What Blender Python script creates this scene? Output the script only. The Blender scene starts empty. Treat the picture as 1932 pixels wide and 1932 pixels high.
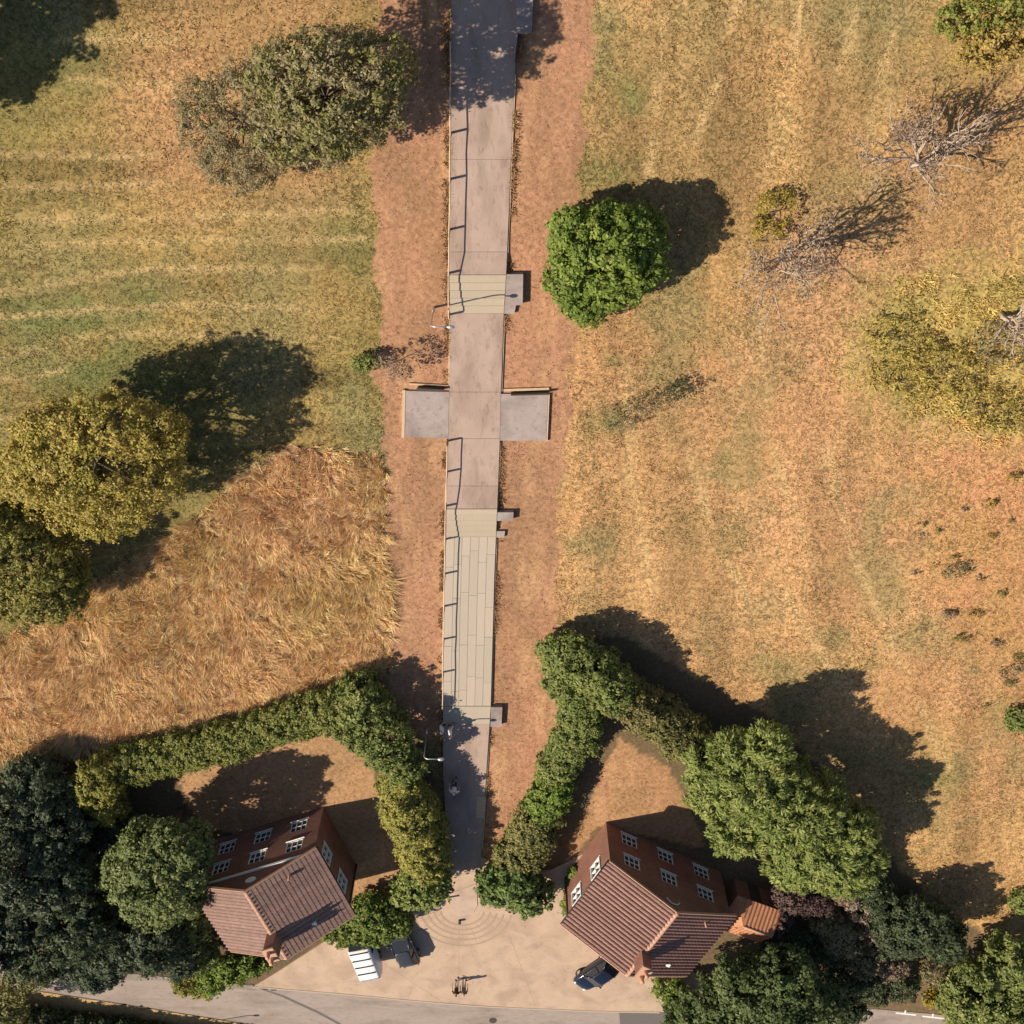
import bpy, bmesh, math, random
import numpy as np
from mathutils import Vector, Matrix

rng = np.random.default_rng(11)
random.seed(11)
SC = bpy.context.scene
COL = SC.collection
R = math.radians

# ------------------------------------------------------------------ camera
CAM_H, CAM_F, CAM_T = 72.0, 2300.0, 0.455          # height (m), focal length (in 1932 px), tilt from straight down
cam_d = bpy.data.cameras.new('camera')
cam = bpy.data.objects.new('camera', cam_d); COL.objects.link(cam)
cam.location = (0, 0, CAM_H); cam.rotation_euler = (-CAM_T, 0, 0)
cam_d.sensor_width = 36.0; cam_d.lens = 36.0 * CAM_F / 1932.0
cam_d.clip_start = 1.0; cam_d.clip_end = 3000.0
SC.camera = cam

# ------------------------------------------------------------------ light
SUN_AZ, SUN_EL = R(13), R(43)                       # direction shadows fall (from +x towards +y), elevation
to_light = Vector((-math.cos(SUN_AZ) * math.cos(SUN_EL), -math.sin(SUN_AZ) * math.cos(SUN_EL), math.sin(SUN_EL)))
world = bpy.data.worlds.new('World'); SC.world = world; world.use_nodes = True
wn = world.node_tree.nodes; wl = world.node_tree.links; wn.clear()
sky = wn.new('ShaderNodeTexSky'); sky.sky_type = 'NISHITA'; sky.sun_disc = False
sky.sun_elevation = SUN_EL; sky.sun_rotation = math.atan2(to_light.x, to_light.y)
bg = wn.new('ShaderNodeBackground'); bg.inputs[1].default_value = 0.068
wo = wn.new('ShaderNodeOutputWorld')
wl.new(sky.outputs[0], bg.inputs[0]); wl.new(bg.outputs[0], wo.inputs[0])
sun_d = bpy.data.lights.new('sun', 'SUN'); sun_d.energy = 5.0; sun_d.angle = R(0.55); sun_d.color = (1.0, 0.87, 0.69)
sun = bpy.data.objects.new('sun', sun_d); COL.objects.link(sun)
sun.rotation_euler = (-to_light).to_track_quat('-Z', 'Y').to_euler(); sun.location = (0, 0, 60)
SC.view_settings.view_transform = 'Standard'; SC.view_settings.look = 'None'
SC.view_settings.exposure = 0.44; SC.view_settings.gamma = 1.0; SC.view_settings.use_curve_mapping = False

# ------------------------------------------------------------------ helpers
def g(px, py, z=0.0):
    """world point at height z that stands at pixel (px,py) of the 1932 px view (survey helper)"""
    a = (px - 966.0) / CAM_F; b = -(py - 966.0) / CAM_F
    ct, st = math.cos(CAM_T), math.sin(CAM_T)
    dx, dy, dz = a, b * ct - st, -b * st - ct
    t = (CAM_H - z) / -dz
    return np.array([dx * t, dy * t, z])
def gp(pts, z=0.0): return np.array([g(x, y, z)[:2] for x, y in pts])

def tag(o, label=None, cat=None, group=None, kind=None):
    if label: o['label'] = label
    if cat: o['category'] = cat
    if group: o['group'] = group
    if kind: o['kind'] = kind
    return o
def empty(name, loc=(0, 0, 0), rz=0.0):
    o = bpy.data.objects.new(name, None); COL.objects.link(o)
    o.location = loc; o.rotation_euler = (0, 0, rz); o.empty_display_size = 0.3
    return o
def link(name, me, parent=None):
    o = bpy.data.objects.new(name, me); COL.objects.link(o)
    if parent is not None: o.parent = parent
    return o
def mesh_np(name, verts, faces, mat, parent=None, cols=None, smooth=False, k=None):
    """verts (N,3); faces (M,k) int array"""
    verts = np.asarray(verts, np.float32); faces = np.asarray(faces, np.int32)
    me = bpy.data.meshes.new(name); M, kk = faces.shape
    me.vertices.add(len(verts)); me.vertices.foreach_set('co', verts.ravel())
    me.loops.add(M * kk); me.loops.foreach_set('vertex_index', faces.ravel())
    me.polygons.add(M)
    me.polygons.foreach_set('loop_start', np.arange(0, M * kk, kk, dtype=np.int32))
    me.polygons.foreach_set('loop_total', np.full(M, kk, np.int32))
    if smooth: me.polygons.foreach_set('use_smooth', np.ones(M, bool))
    if cols is not None:
        a = me.color_attributes.new('Col', 'FLOAT_COLOR', 'POINT')
        cols = np.asarray(cols); c = np.ones((len(verts), 4), np.float32); c[:, :cols.shape[1]] = cols
        a.data.foreach_set('color', c.ravel())
    me.update(calc_edges=True); me.materials.append(mat)
    return link(name, me, parent)
class MB:
    """collects simple shapes into one mesh"""
    def __init__(s): s.v = []; s.f = []; s.sm = []
    def add(s, v, f, smooth=False):
        o = len(s.v); s.v += [tuple(map(float, p)) for p in v]; s.f += [tuple(i + o for i in q) for q in f]; s.sm += [smooth] * len(f); return s
    def box(s, x0, x1, y0, y1, z0, z1):
        v = [(x0,y0,z0),(x1,y0,z0),(x1,y1,z0),(x0,y1,z0),(x0,y0,z1),(x1,y0,z1),(x1,y1,z1),(x0,y1,z1)]
        return s.add(v, [(3,2,1,0),(4,5,6,7),(0,1,5,4),(1,2,6,5),(2,3,7,6),(3,0,4,7)])
    def prism(s, poly, z0, z1):
        n = len(poly); v = [(x,y,z0) for x,y in poly] + [(x,y,z1) for x,y in poly]
        return s.add(v, [tuple(range(n))[::-1], tuple(range(n, 2*n))] + [(i,(i+1)%n,n+(i+1)%n,n+i) for i in range(n)])
    def tube(s, pts, rad, seg=8, cap=True, smooth=True):
        pts = [Vector(p) for p in pts]; n = len(pts); rad = [rad]*n if not hasattr(rad, '__len__') else rad
        v = []; f = []
        ref = None
        for i, p in enumerate(pts):
            t = (pts[min(i+1,n-1)] - pts[max(i-1,0)]).normalized()
            if ref is None: ref = Vector((0,0,1)) if abs(t.z) < .9 else Vector((1,0,0))
            a = t.cross(ref).normalized(); b = t.cross(a).normalized(); ref = a.cross(t)
            for k in range(seg):
                th = 2*math.pi*k/seg; v.append(p + (a*math.cos(th) + b*math.sin(th))*rad[i])
        for i in range(n-1):
            for k in range(seg):
                f.append((i*seg+k, i*seg+(k+1)%seg, (i+1)*seg+(k+1)%seg, (i+1)*seg+k))
        if cap: f.append(tuple(range(seg))); f.append(tuple((n-1)*seg+k for k in range(seg))[::-1])
        return s.add(v, f, smooth)
    def build(s, name, mat, parent=None, bevel=0):
        me = bpy.data.meshes.new(name); me.from_pydata(s.v, [], s.f)
        me.polygons.foreach_set('use_smooth', s.sm); me.materials.append(mat); 
        bm = bmesh.new(); bm.from_mesh(me); bmesh.ops.recalc_face_normals(bm, faces=bm.faces)
        if bevel: bmesh.ops.bevel(bm, geom=list(bm.edges), offset=bevel, segments=1, affect='EDGES', profile=.5)
        bm.to_mesh(me); bm.free()
        return link(name, me, parent)

# value noise in numpy
def vnoise(x, y, scale, seed=0):
    r = np.random.default_rng(seed + 100).random((256, 256))
    u = np.asarray(x) / scale; v = np.asarray(y) / scale
    i = np.floor(u).astype(int); j = np.floor(v).astype(int); fu = u - i; fv = v - j
    fu = fu*fu*(3-2*fu); fv = fv*fv*(3-2*fv)
    q = lambda a, b: r[a % 256, b % 256]
    return (q(i,j)*(1-fu)*(1-fv) + q(i+1,j)*fu*(1-fv) + q(i,j+1)*(1-fu)*fv + q(i+1,j+1)*fu*fv)
def fbm(x, y, scale, seed=0, oct=4):
    s = 0; a = 1; t = 0
    for k in range(oct): s = s + a*vnoise(x, y, scale/2**k, seed+k*7); t += a; a *= .55
    return s/t
def in_poly(x, y, poly):
    c = np.zeros(np.shape(x), bool); n = len(poly)
    for i in range(n):
        x0,y0 = poly[i]; x1,y1 = poly[(i+1)%n]
        m = ((y0 > y) != (y1 > y)) & (x < (x1-x0)*(y-y0)/((y1-y0) or 1e-9) + x0)
        c ^= m
    return c
def d_line(x, y, pl):
    d = np.full(np.shape(x), 1e9)
    for (x0,y0),(x1,y1) in zip(pl[:-1], pl[1:]):
        L = (x1-x0)**2+(y1-y0)**2; t = np.clip(((x-x0)*(x1-x0)+(y-y0)*(y1-y0))/L, 0, 1)
        d = np.minimum(d, np.hypot(x-x0-t*(x1-x0), y-y0-t*(y1-y0)))
    return d

# ------------------------------------------------------------------ materials
def new_mat(name):
    m = bpy.data.materials.new(name); m.use_nodes = True; n = m.node_tree.nodes; b = n['Principled BSDF']
    return m, n, m.node_tree.links, b
def mat_plain(name, col, rough=.6, metal=0., var=.18, scale=6., bump=.0, coat=0., stain=0., stretch=(1,1,1)):
    """colour with soft procedural mottling"""
    m, n, l, b = new_mat(name)
    tc = n.new('ShaderNodeTexCoord'); no = n.new('ShaderNodeTexNoise'); no.inputs['Scale'].default_value = scale; no.inputs['Detail'].default_value = 6
    mx = n.new('ShaderNodeMix'); mx.data_type = 'RGBA'
    mx.inputs[6].default_value = tuple(c*(1-var) for c in col)+(1,); mx.inputs[7].default_value = tuple(min(1,c*(1+var)) for c in col)+(1,)
    l.new(tc.outputs['Object'], no.inputs['Vector']); l.new(no.outputs['Fac'], mx.inputs[0]); src = mx.outputs[2]
    if stain:      # blotches, streaks and small spots of dirt
        for sc_, lo, hi, k_ in ((.55, .45, .68, stain), (3.6, .56, .70, stain*.8), (11., .60, .72, stain*.6)):
            mp = n.new('ShaderNodeMapping'); mp.inputs['Scale'].default_value = stretch; l.new(tc.outputs['Object'], mp.inputs[0])
            q = n.new('ShaderNodeTexNoise'); q.inputs['Scale'].default_value = sc_; q.inputs['Detail'].default_value = 5; q.inputs['Distortion'].default_value = .6; l.new(mp.outputs[0], q.inputs['Vector'])
            r_ = n.new('ShaderNodeMapRange'); r_.inputs[1].default_value = lo; r_.inputs[2].default_value = hi; r_.inputs[3].default_value = 0; r_.inputs[4].default_value = k_; l.new(q.outputs['Fac'], r_.inputs[0])
            mm = n.new('ShaderNodeMix'); mm.data_type = 'RGBA'; mm.blend_type = 'MULTIPLY'; mm.inputs[7].default_value = (.50,.47,.44,1); l.new(r_.outputs[0], mm.inputs[0]); l.new(src, mm.inputs[6]); src = mm.outputs[2]
    l.new(src, b.inputs['Base Color'])
    b.inputs['Roughness'].default_value = rough; b.inputs['Metallic'].default_value = metal; b.inputs['Coat Weight'].default_value = coat
    if bump:
        bp = n.new('ShaderNodeBump'); bp.inputs['Strength'].default_value = bump; bp.inputs['Distance'].default_value = .02
        n2 = n.new('ShaderNodeTexNoise'); n2.inputs['Scale'].default_value = scale*8; n2.inputs['Detail'].default_value = 4
        l.new(tc.outputs['Object'], n2.inputs['Vector']); l.new(n2.outputs['Fac'], bp.inputs['Height']); l.new(bp.outputs['Normal'], b.inputs['Normal'])
    return m
def mat_attr(name, rough=.8, trans=0., noise=0., bump=0.):
    """colour read from the mesh colour attribute, with fine procedural grain"""
    m, n, l, b = new_mat(name)
    at = n.new('ShaderNodeVertexColor'); at.layer_name = 'Col'
    out = at.outputs['Color']
    if noise:
        geo = n.new('ShaderNodeNewGeometry')
        n1 = n.new('ShaderNodeTexNoise'); n1.inputs['Scale'].default_value = 3.2; n1.inputs['Detail'].default_value = 7; n1.inputs['Roughness'].default_value = .7
        l.new(geo.outputs['Position'], n1.inputs['Vector'])
        mr = n.new('ShaderNodeMapRange'); mr.inputs[1].default_value = .3; mr.inputs[2].default_value = .7; mr.inputs[3].default_value = 1-noise; mr.inputs[4].default_value = 1+noise
        l.new(n1.outputs['Fac'], mr.inputs[0])
        mm = n.new('ShaderNodeMix'); mm.data_type = 'RGBA'; mm.blend_type = 'MULTIPLY'; mm.inputs[0].default_value = 1
        l.new(out, mm.inputs[6]); l.new(mr.outputs[0], mm.inputs[7]); out = mm.outputs[2]
        # stubble: straw strands over olive thatch, amount in the attribute's alpha
        n3 = n.new('ShaderNodeTexNoise'); n3.inputs['Scale'].default_value = 3.1; n3.inputs['Detail'].default_value = 2.5; n3.inputs['Distortion'].default_value = 1.8
        l.new(geo.outputs['Position'], n3.inputs['Vector'])
        m3 = n.new('ShaderNodeMapRange'); m3.inputs[1].default_value = .40; m3.inputs[2].default_value = .56; l.new(n3.outputs['Fac'], m3.inputs[0])
        cr = n.new('ShaderNodeMix'); cr.data_type = 'RGBA'; cr.inputs[6].default_value = (.58,.63,.64,1); cr.inputs[7].default_value = (1.21,1.24,1.32,1); l.new(m3.outputs[0], cr.inputs[0])
        m4 = n.new('ShaderNodeMix'); m4.data_type = 'RGBA'; m4.blend_type = 'MULTIPLY'; l.new(at.outputs['Alpha'], m4.inputs[0]); l.new(out, m4.inputs[6]); l.new(cr.outputs[2], m4.inputs[7]); out = m4.outputs[2]
        if bump:
            bp = n.new('ShaderNodeBump'); bp.inputs['Strength'].default_value = bump; bp.inputs['Distance'].default_value = .06
            l.new(n1.outputs['Fac'], bp.inputs['Height']); l.new(bp.outputs['Normal'], b.inputs['Normal'])
    l.new(out, b.inputs['Base Color']); b.inputs['Roughness'].default_value = rough; b.inputs['Specular IOR Level'].default_value = .25
    if trans:
        tr = n.new('ShaderNodeBsdfTranslucent'); l.new(out, tr.inputs['Color'])
        ms = n.new('ShaderNodeMixShader'); ms.inputs[0].default_value = trans
        l.new(b.outputs[0], ms.inputs[1]); l.new(tr.outputs[0], ms.inputs[2]); l.new(ms.outputs[0], n['Material Output'].inputs['Surface'])
    return m
def mat_brick(name, c1, c2, mortar):
    m, n, l, b = new_mat(name)
    tc = n.new('ShaderNodeTexCoord'); mp = n.new('ShaderNodeMapping'); sp = n.new('ShaderNodeSeparateXYZ'); cb = n.new('ShaderNodeCombineXYZ'); ad = n.new('ShaderNodeMath'); ad.operation = 'ADD'
    l.new(tc.outputs['Object'], sp.inputs[0]); l.new(sp.outputs[0], ad.inputs[0]); l.new(sp.outputs[1], ad.inputs[1]); l.new(ad.outputs[0], cb.inputs[0]); l.new(sp.outputs[2], cb.inputs[1])
    br = n.new('ShaderNodeTexBrick'); br.inputs['Color1'].default_value = c1+(1,); br.inputs['Color2'].default_value = c2+(1,); br.inputs['Mortar'].default_value = mortar+(1,)
    br.inputs['Scale'].default_value = 1; br.inputs['Brick Width'].default_value = .225; br.inputs['Row Height'].default_value = .075; br.inputs['Mortar Size'].default_value = .006
    l.new(cb.outputs[0], br.inputs['Vector'])
    no = n.new('ShaderNodeTexNoise'); no.inputs['Scale'].default_value = .9; no.inputs['Detail'].default_value = 5; l.new(tc.outputs['Object'], no.inputs['Vector'])
    mr = n.new('ShaderNodeMapRange'); mr.inputs[3].default_value = .6; mr.inputs[4].default_value = 1.35; l.new(no.outputs['Fac'], mr.inputs[0])
    mm = n.new('ShaderNodeMix'); mm.data_type = 'RGBA'; mm.blend_type = 'MULTIPLY'; mm.inputs[0].default_value = 1
    l.new(br.outputs['Color'], mm.inputs[6]); l.new(mr.outputs[0], mm.inputs[7]); l.new(mm.outputs[2], b.inputs['Base Color']); b.inputs['Roughness'].default_value = .85
    return m
def mat_tile(name, c1, c2):
    """roof tiles: each column differs a little, lichen blotches"""
    m, n, l, b = new_mat(name)
    oi = n.new('ShaderNodeObjectInfo'); geo = n.new('ShaderNodeNewGeometry')
    no = n.new('ShaderNodeTexNoise'); no.inputs['Scale'].default_value = 2.2; no.inputs['Detail'].default_value = 6; no.inputs['Roughness'].default_value = .7; l.new(geo.outputs['Position'], no.inputs['Vector'])
    ad = n.new('ShaderNodeMath'); ad.operation = 'MULTIPLY_ADD'; ad.inputs[1].default_value = .55
    mr = n.new('ShaderNodeMapRange'); mr.inputs[1].default_value = .3; mr.inputs[2].default_value = .7; mr.inputs[3].default_value = -.35; mr.inputs[4].default_value = .7
    l.new(no.outputs['Fac'], mr.inputs[0]); l.new(oi.outputs['Random'], ad.inputs[0]); l.new(mr.outputs[0], ad.inputs[2])
    mx = n.new('ShaderNodeMix'); mx.data_type = 'RGBA'; mx.inputs[6].default_value = c1+(1,); mx.inputs[7].default_value = c2+(1,)
    mx.clamp_factor = False; l.new(ad.outputs[0], mx.inputs[0]); l.new(mx.outputs[2], b.inputs['Base Color']); b.inputs['Roughness'].default_value = .8
    return m
def mat_wood(name, c1, c2):
    m, n, l, b = new_mat(name)
    oi = n.new('ShaderNodeObjectInfo'); tc = n.new('ShaderNodeTexCoord'); mp = n.new('ShaderNodeMapping'); mp.inputs['Scale'].default_value = (9, .7, 4)
    no = n.new('ShaderNodeTexNoise'); no.inputs['Scale'].default_value = 1.6; no.inputs['Detail'].default_value = 7
    l.new(tc.outputs['Object'], mp.inputs[0]); l.new(mp.outputs[0], no.inputs['Vector'])
    ad = n.new('ShaderNodeMath'); ad.operation = 'MULTIPLY_ADD'; ad.inputs[1].default_value = .6; l.new(oi.outputs['Random'], ad.inputs[0])
    mr = n.new('ShaderNodeMapRange'); mr.inputs[1].default_value = .3; mr.inputs[2].default_value = .75; mr.inputs[4].default_value = .5; l.new(no.outputs['Fac'], mr.inputs[0]); l.new(mr.outputs[0], ad.inputs[2])
    mx = n.new('ShaderNodeMix'); mx.data_type = 'RGBA'; mx.inputs[6].default_value = c1+(1,); mx.inputs[7].default_value = c2+(1,)
    l.new(ad.outputs[0], mx.inputs[0]); l.new(mx.outputs[2], b.inputs['Base Color']); b.inputs['Roughness'].default_value = .85
    return m

M_GROUND = mat_attr('dry_ground', .95, 0, .34, .5)
M_GRASS = mat_attr('dry_grass_blades', .85, .08)
M_LEAF = mat_attr('foliage', .55, .34)
M_BARK = mat_plain('bark', (.10, .075, .055), .9, var=.35, scale=9, bump=.4)
M_DEAD = mat_plain('bleached_wood', (.42, .325, .25), .85, var=.3, scale=7)
M_ASPH = mat_plain('road_tarmac', (.30, .245, .215), .92, var=.14, scale=2.2, bump=.3, stain=.5, stretch=(.4,1.3,1))
M_ASPH2 = mat_plain('fresh_tarmac_and_wire_shadow', (.12, .108, .102), .92, var=.14, scale=3, bump=.3)  # dark tarmac of the patch, also colours the painted wire shadow
M_PATH = mat_plain('worn_path_tarmac', (.375, .278, .232), .92, var=.15, scale=1.1, bump=.25, stain=.55, stretch=(1.3,.45,1))
M_PAVE = mat_plain('grey_paving', (.325, .27, .255), .9, var=.16, scale=2.5, bump=.25, stain=.6)
M_STEP = mat_wood('step_timber', (.36, .30, .225), (.43, .35, .27))
M_PLANK = mat_wood('boardwalk_timber', (.36, .315, .245), (.43, .36, .30))
M_EDGE = mat_plain('pale_edging', (.50, .36, .24), .9, var=.25, scale=5)
M_COURT = mat_plain('sandy_concrete', (.445, .325, .24), .9, var=.13, scale=.9, bump=.2, stain=.42)
M_RING = mat_plain('sett_ring', (.325, .235, .17), .9, var=.2, scale=6)
M_PAD = mat_plain('pad_paving', (.45, .335, .265), .9, var=.1, scale=2, stain=.4)
M_KERB = mat_plain('kerb_concrete', (.40, .32, .25), .9, var=.15, scale=5)
M_WHITE = mat_plain('white_paint', (.78, .77, .74), .45, var=.05, scale=4)
M_LINE = mat_plain('road_paint', (.72, .70, .66), .7, var=.2, scale=9)
M_METAL = mat_plain('galvanised_metal', (.55, .55, .54), .4, .6, var=.1)
M_POST = mat_plain('weathered_post', (.30, .21, .145), .85, var=.25, scale=9)
M_RAIL = mat_plain('pale_rail', (.58, .45, .33), .75, var=.2, scale=6)
M_BRICK = mat_brick('red_brick', (.26, .108, .072), (.19, .074, .05), (.22, .16, .125))
M_TILE_L = mat_tile('pink_brown_tiles', (.185, .115, .095), (.30, .185, .155))
M_TILE_R = mat_tile('red_brown_tiles', (.185, .10, .08), (.285, .16, .13))
M_TILE_S = mat_tile('orange_tiles', (.36, .15, .075), (.46, .21, .11))
M_RIDGE = mat_plain('ridge_clay', (.47, .27, .18), .8, var=.2, scale=5)
M_GLASS = mat_plain('window_glass', (.03, .035, .042), .08, var=.1)
M_POT = mat_plain('chimney_pot_clay', (.52, .27, .19), .8, var=.15)
M_DARK = mat_plain('dark_timber', (.055, .04, .032), .8, var=.3)
M_NAVY = mat_plain('navy_car_paint', (.012, .016, .035), .16, .3, var=.03, coat=.8)
M_GREYC = mat_plain('dark_grey_car_paint', (.05, .055, .065), .3, .3, var=.05, coat=.4)
M_VAN = mat_plain('white_van_paint', (.76, .76, .77), .3, var=.03, coat=.3)
M_RUBBER = mat_plain('tyre_rubber', (.02, .02, .02), .8, var=.2)
M_BLACK = mat_plain('black_plastic', (.02, .02, .022), .5, var=.1)
M_LAMP = mat_plain('lamp_lens', (.7, .7, .68), .2, var=.05)
M_RED = mat_plain('red_lens', (.35, .02, .015), .25, var=.05)

# ------------------------------------------------------------------ ground
STRIP_L = gp([(735,-60),(690,120),(700,250),(708,480),(712,700),(722,850),(728,1000),(734,1150),(738,1270),(700,1300),(840,1420),(900,1420),(870,1000),(880,-60)])
STRIP_R = gp([(940,-60),(930,500),(930,1000),(915,1400),(905,1600),(950,1600),(985,1530),(1010,1470),(1050,1400),(1052,1200),(1052,1000),(1075,850),(1085,620),(1095,350),(1118,0),(1122,-60)])
TALL = gp([(-400,1250),(0,1200),(120,1130),(330,1015),(450,900),(540,840),(640,850),(712,855),(727,920),(730,1000),(736,1150),(738,1250),(690,1290),(560,1315),(150,1420),(0,1460),(-400,1540)])
GARDEN_L = gp([(330,1470),(640,1370),(700,1420),(720,1520),(780,1640),(700,1720),(560,1600),(380,1560)])
GARDEN_R = gp([(1170,1390),(1260,1450),(1300,1520),(1330,1600),(1130,1560),(1060,1640),(1090,1560)])
YELLOW = gp([(1610,560),(1680,520),(1800,500),(2100,450),(2100,850),(1920,850),(1800,835),(1700,815),(1640,750),(1600,650)])
YELLOW2 = gp([(1760,-60),(2100,-60),(2100,130),(1880,170),(1800,130),(1745,40)])
ORANGE = gp([(1690,870),(1800,820),(1932,850),(2200,850),(2200,1330),(1940,1330),(1830,1240),(1740,1060)])
BEDS = gp([(-600,1400),(150,1440),(640,1320),(800,1400),(860,1640),(700,1740),(500,1860),(-600,1900)])
BEDS2 = gp([(1050,1210),(1180,1200),(1480,1370),(1700,1640),(1900,1800),(2400,1800),(2400,1932),(1240,1932),(1080,1740),(960,1640)])
VERGE = gp([(-200,1840),(86,1872),(464,1932),(700,1990),(500,2000),(300,1925),(120,1905),(-200,1900)])
MOW = [gp(p) for p in ([(0,552),(80,540),(160,524),(300,508),(450,505),(600,508)],[(40,415),(200,412),(400,404),(700,400)],[(0,672),(70,658),(150,636),(300,630),(480,636),(640,640)],[(110,78),(230,72),(330,74)],[(0,795),(60,782),(130,772)],[(0,290),(200,296),(300,290)],[(0,600),(160,585),(380,575),(620,585)],[(0,470),(240,455),(500,455),(690,450)],[(0,350),(150,352),(330,345)],[(0,720),(60,712),(120,700)],[(130,150),(260,158),(330,165)])]
MOW_R = [gp(p) for p in ([(1398,0),(1372,60),(1352,160),(1310,270)],[(1512,0),(1500,110),(1490,230),(1440,330)],[(1620,0),(1600,90),(1560,200)],[(1430,520),(1440,700),(1470,900),(1540,1060)],[(1300,850),(1340,1000),(1420,1150)],[(1180,700),(1190,900),(1230,1120)],[(1560,850),(1610,1050),(1700,1250),(1790,1450)],[(1250,40),(1240,200),(1225,330)],[(1690,20),(1660,160),(1640,250)],[(1480,1120),(1560,1250),(1680,1400)])]
GREENS = [(100,670,4.5),(230,690,3.5),(170,130,2),(60,60,2),(1195,185,1.2),(1130,330,2.0),(120,610,2.5),(1160,690,.8),(660,460,1.6),(260,560,1.6),(20,880,2.5),(1150,800,1.5),(1290,1010,1.6),(1480,560,2.2),(700,980,1.2),(500,950,2),(1310,1330,2.0),(1740,1460,2.4)]
GREENS = [(g(a,b)[0], g(a,b)[1], r) for a, b, r in GREENS]

def zone_colour(x, y):
    """albedo of soil and thatch, and the kind of cover: 0 bare, 1 short field, 2 strip, 3 tall, 4 scrub"""
    w1 = (fbm(x, y, 1.6, 1)-.5)*1.6; w2 = (fbm(x, y, 1.6, 5)-.5)*1.6
    xw, yw = x+w1*.5, y+w2*.5; xx, yy = x+w1, y+w2
    n1 = fbm(x, y, 7, 11); n2 = fbm(x, y, 2.2, 23); n3 = fbm(x, y, 14, 31, 3)
    c = np.zeros(x.shape+(3,)); kind = np.ones(x.shape, int)
    L = np.array([.285, .188, .066]); Lg = np.array([.195, .155, .05]); Rr = np.array([.375, .225, .09]); Ro = np.array([.425, .243, .108])
    k = np.clip((n1-.35)*2.6, 0, 1)[..., None]
    left = L*k+Lg*(1-k); k2 = np.clip((n3-.3)*2.2, 0, 1)[..., None]; right = Ro*k2+Rr*(1-k2)
    gx = np.clip((x+6+w1*2)/5, 0, 1)[..., None]
    c[:] = left*(1-gx)+right*gx
    # greener top of the right field
    kg = np.clip((y+24)/16, 0, 1)*np.clip((n1-.3)*2.5, 0, 1)*(x > 0)
    c += (np.array([.235, .175, .07])-c)*(kg*.75)[..., None]
    ph = fbm(x*1.1+y*.12, y*.16, 2.0, 131, 4); s1 = np.clip((ph-.5)*4.5, -1, 1)[..., None]*gx           # drill lines on the right
    c *= 1+.24*s1
    pl = fbm(x*.16, y*1.25+np.sin(x*.12)*1.2, 2.0, 137, 4); s2 = np.clip((pl-.5)*4.5, -1, 1)[..., None]*(1-gx)   # swaths on the left
    c *= 1+.24*s2
    pk = np.clip((fbm(x, y, 9, 141, 4)-.52)*5, 0, 1)*(x > 2)
    c += (np.array([.47,.245,.118])-c)*(pk*.5)[..., None]
    pg = np.clip((fbm(x, y, 5, 151, 4)-.56)*6, 0, 1)
    c += (np.array([.22,.185,.075])-c)*(pg*.6)[..., None]
    # strip of redder worn grass near the tall-grass tree
    for a, b, r in GREENS:
        d = np.exp(-(((xx-a)**2+(yy-b)**2)/(r*r)))*np.clip((n2-.25)*2, 0, 1)
        c += (np.array([.13, .148, .045])-c)*(d*.85)[..., None]
    # pale worn patch left of the big top tree
    for a, b, r in [(340,300,3),(400,120,4),(560,20,4),(560,320,3),(330,200,3),(1500,620,3),(1560,560,3),(1640,480,4)]:
        p = g(a,b); d = np.exp(-((xx-p[0])**2+(yy-p[1])**2)/(r*r))*.7
        c += (np.array([.42, .235, .11])-c)*d[..., None]
    for ml in MOW:
        d = d_line(x, y+w2*.25, ml); s = np.exp(-(d/.22)**2)*np.clip((n2-.2)*3, .25, 1)
        c += (np.array([.47, .325, .145])-c)*(s*.66)[..., None]
    for ml in MOW_R:
        d = d_line(x+w1*.25, y, ml); s = np.exp(-(d/.3)**2)*np.clip((n2-.25)*3, 0, 1)
        c += (np.array([.50, .335, .15])-c)*(s*.75)[..., None]
    def put(mask, ca, cb, nn, kd):
        k = np.clip((nn-.3)*2.5, 0, 1)[..., None]; cc = np.array(ca)*k+np.array(cb)*(1-k)
        c[mask] = cc[mask]; kind[mask] = kd
    def soft(poly, rad):
        return sum(in_poly(x+w1+rad*f*math.cos(t), y+w2+rad*f*math.sin(t), poly).astype(float) for t in np.arange(0, 6.28, .785) for f in (.4, 1.))/16
    spk = fbm(x, y, .9, 301, 3); spk = np.clip((spk-.25)/.5, 0, 1)
    for poly, ca, cb, kd, amt in ((YELLOW, (.41,.30,.095), (.32,.255,.08), 4, .95), (YELLOW2, (.42,.285,.09), (.31,.23,.075), 4, .9), (ORANGE, (.48,.235,.108), (.42,.235,.092), 1, .9)):
        mk = soft(poly, 3.5); kk = np.clip((n2-.3)*2.5, 0, 1)[..., None]; cc = np.array(ca)*kk+np.array(cb)*(1-kk)
        mix = np.clip(mk*1.6-spk*.6, 0, 1)*amt
        c += (cc-c)*mix[..., None]
        if kd == 4: kind[(mk > .55) & (spk < mk*.75)] = 4
    put(in_poly(xw, yw, TALL), (.545,.345,.185), (.48,.335,.15), n1, 3)
    put(in_poly(xw, yw, BEDS), (.15,.10,.06), (.11,.085,.05), n2, 0)
    put(in_poly(xw, yw, BEDS2), (.17,.11,.06), (.13,.095,.05), n2, 0)
    put(in_poly(xw, yw, GARDEN_L), (.40,.23,.125), (.32,.19,.095), n2, 2)
    put(in_poly(xw, yw, GARDEN_R), (.39,.21,.11), (.31,.18,.088), n2, 2)
    put(in_poly(xx, yw, STRIP_L), (.385,.202,.118), (.30,.166,.092), fbm(x*2.2, y*.8, 3, 41), 2)
    put(in_poly(xx, yw, STRIP_R), (.385,.202,.118), (.30,.166,.092), fbm(x*2.2, y*.8, 3, 43), 2)
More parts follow.
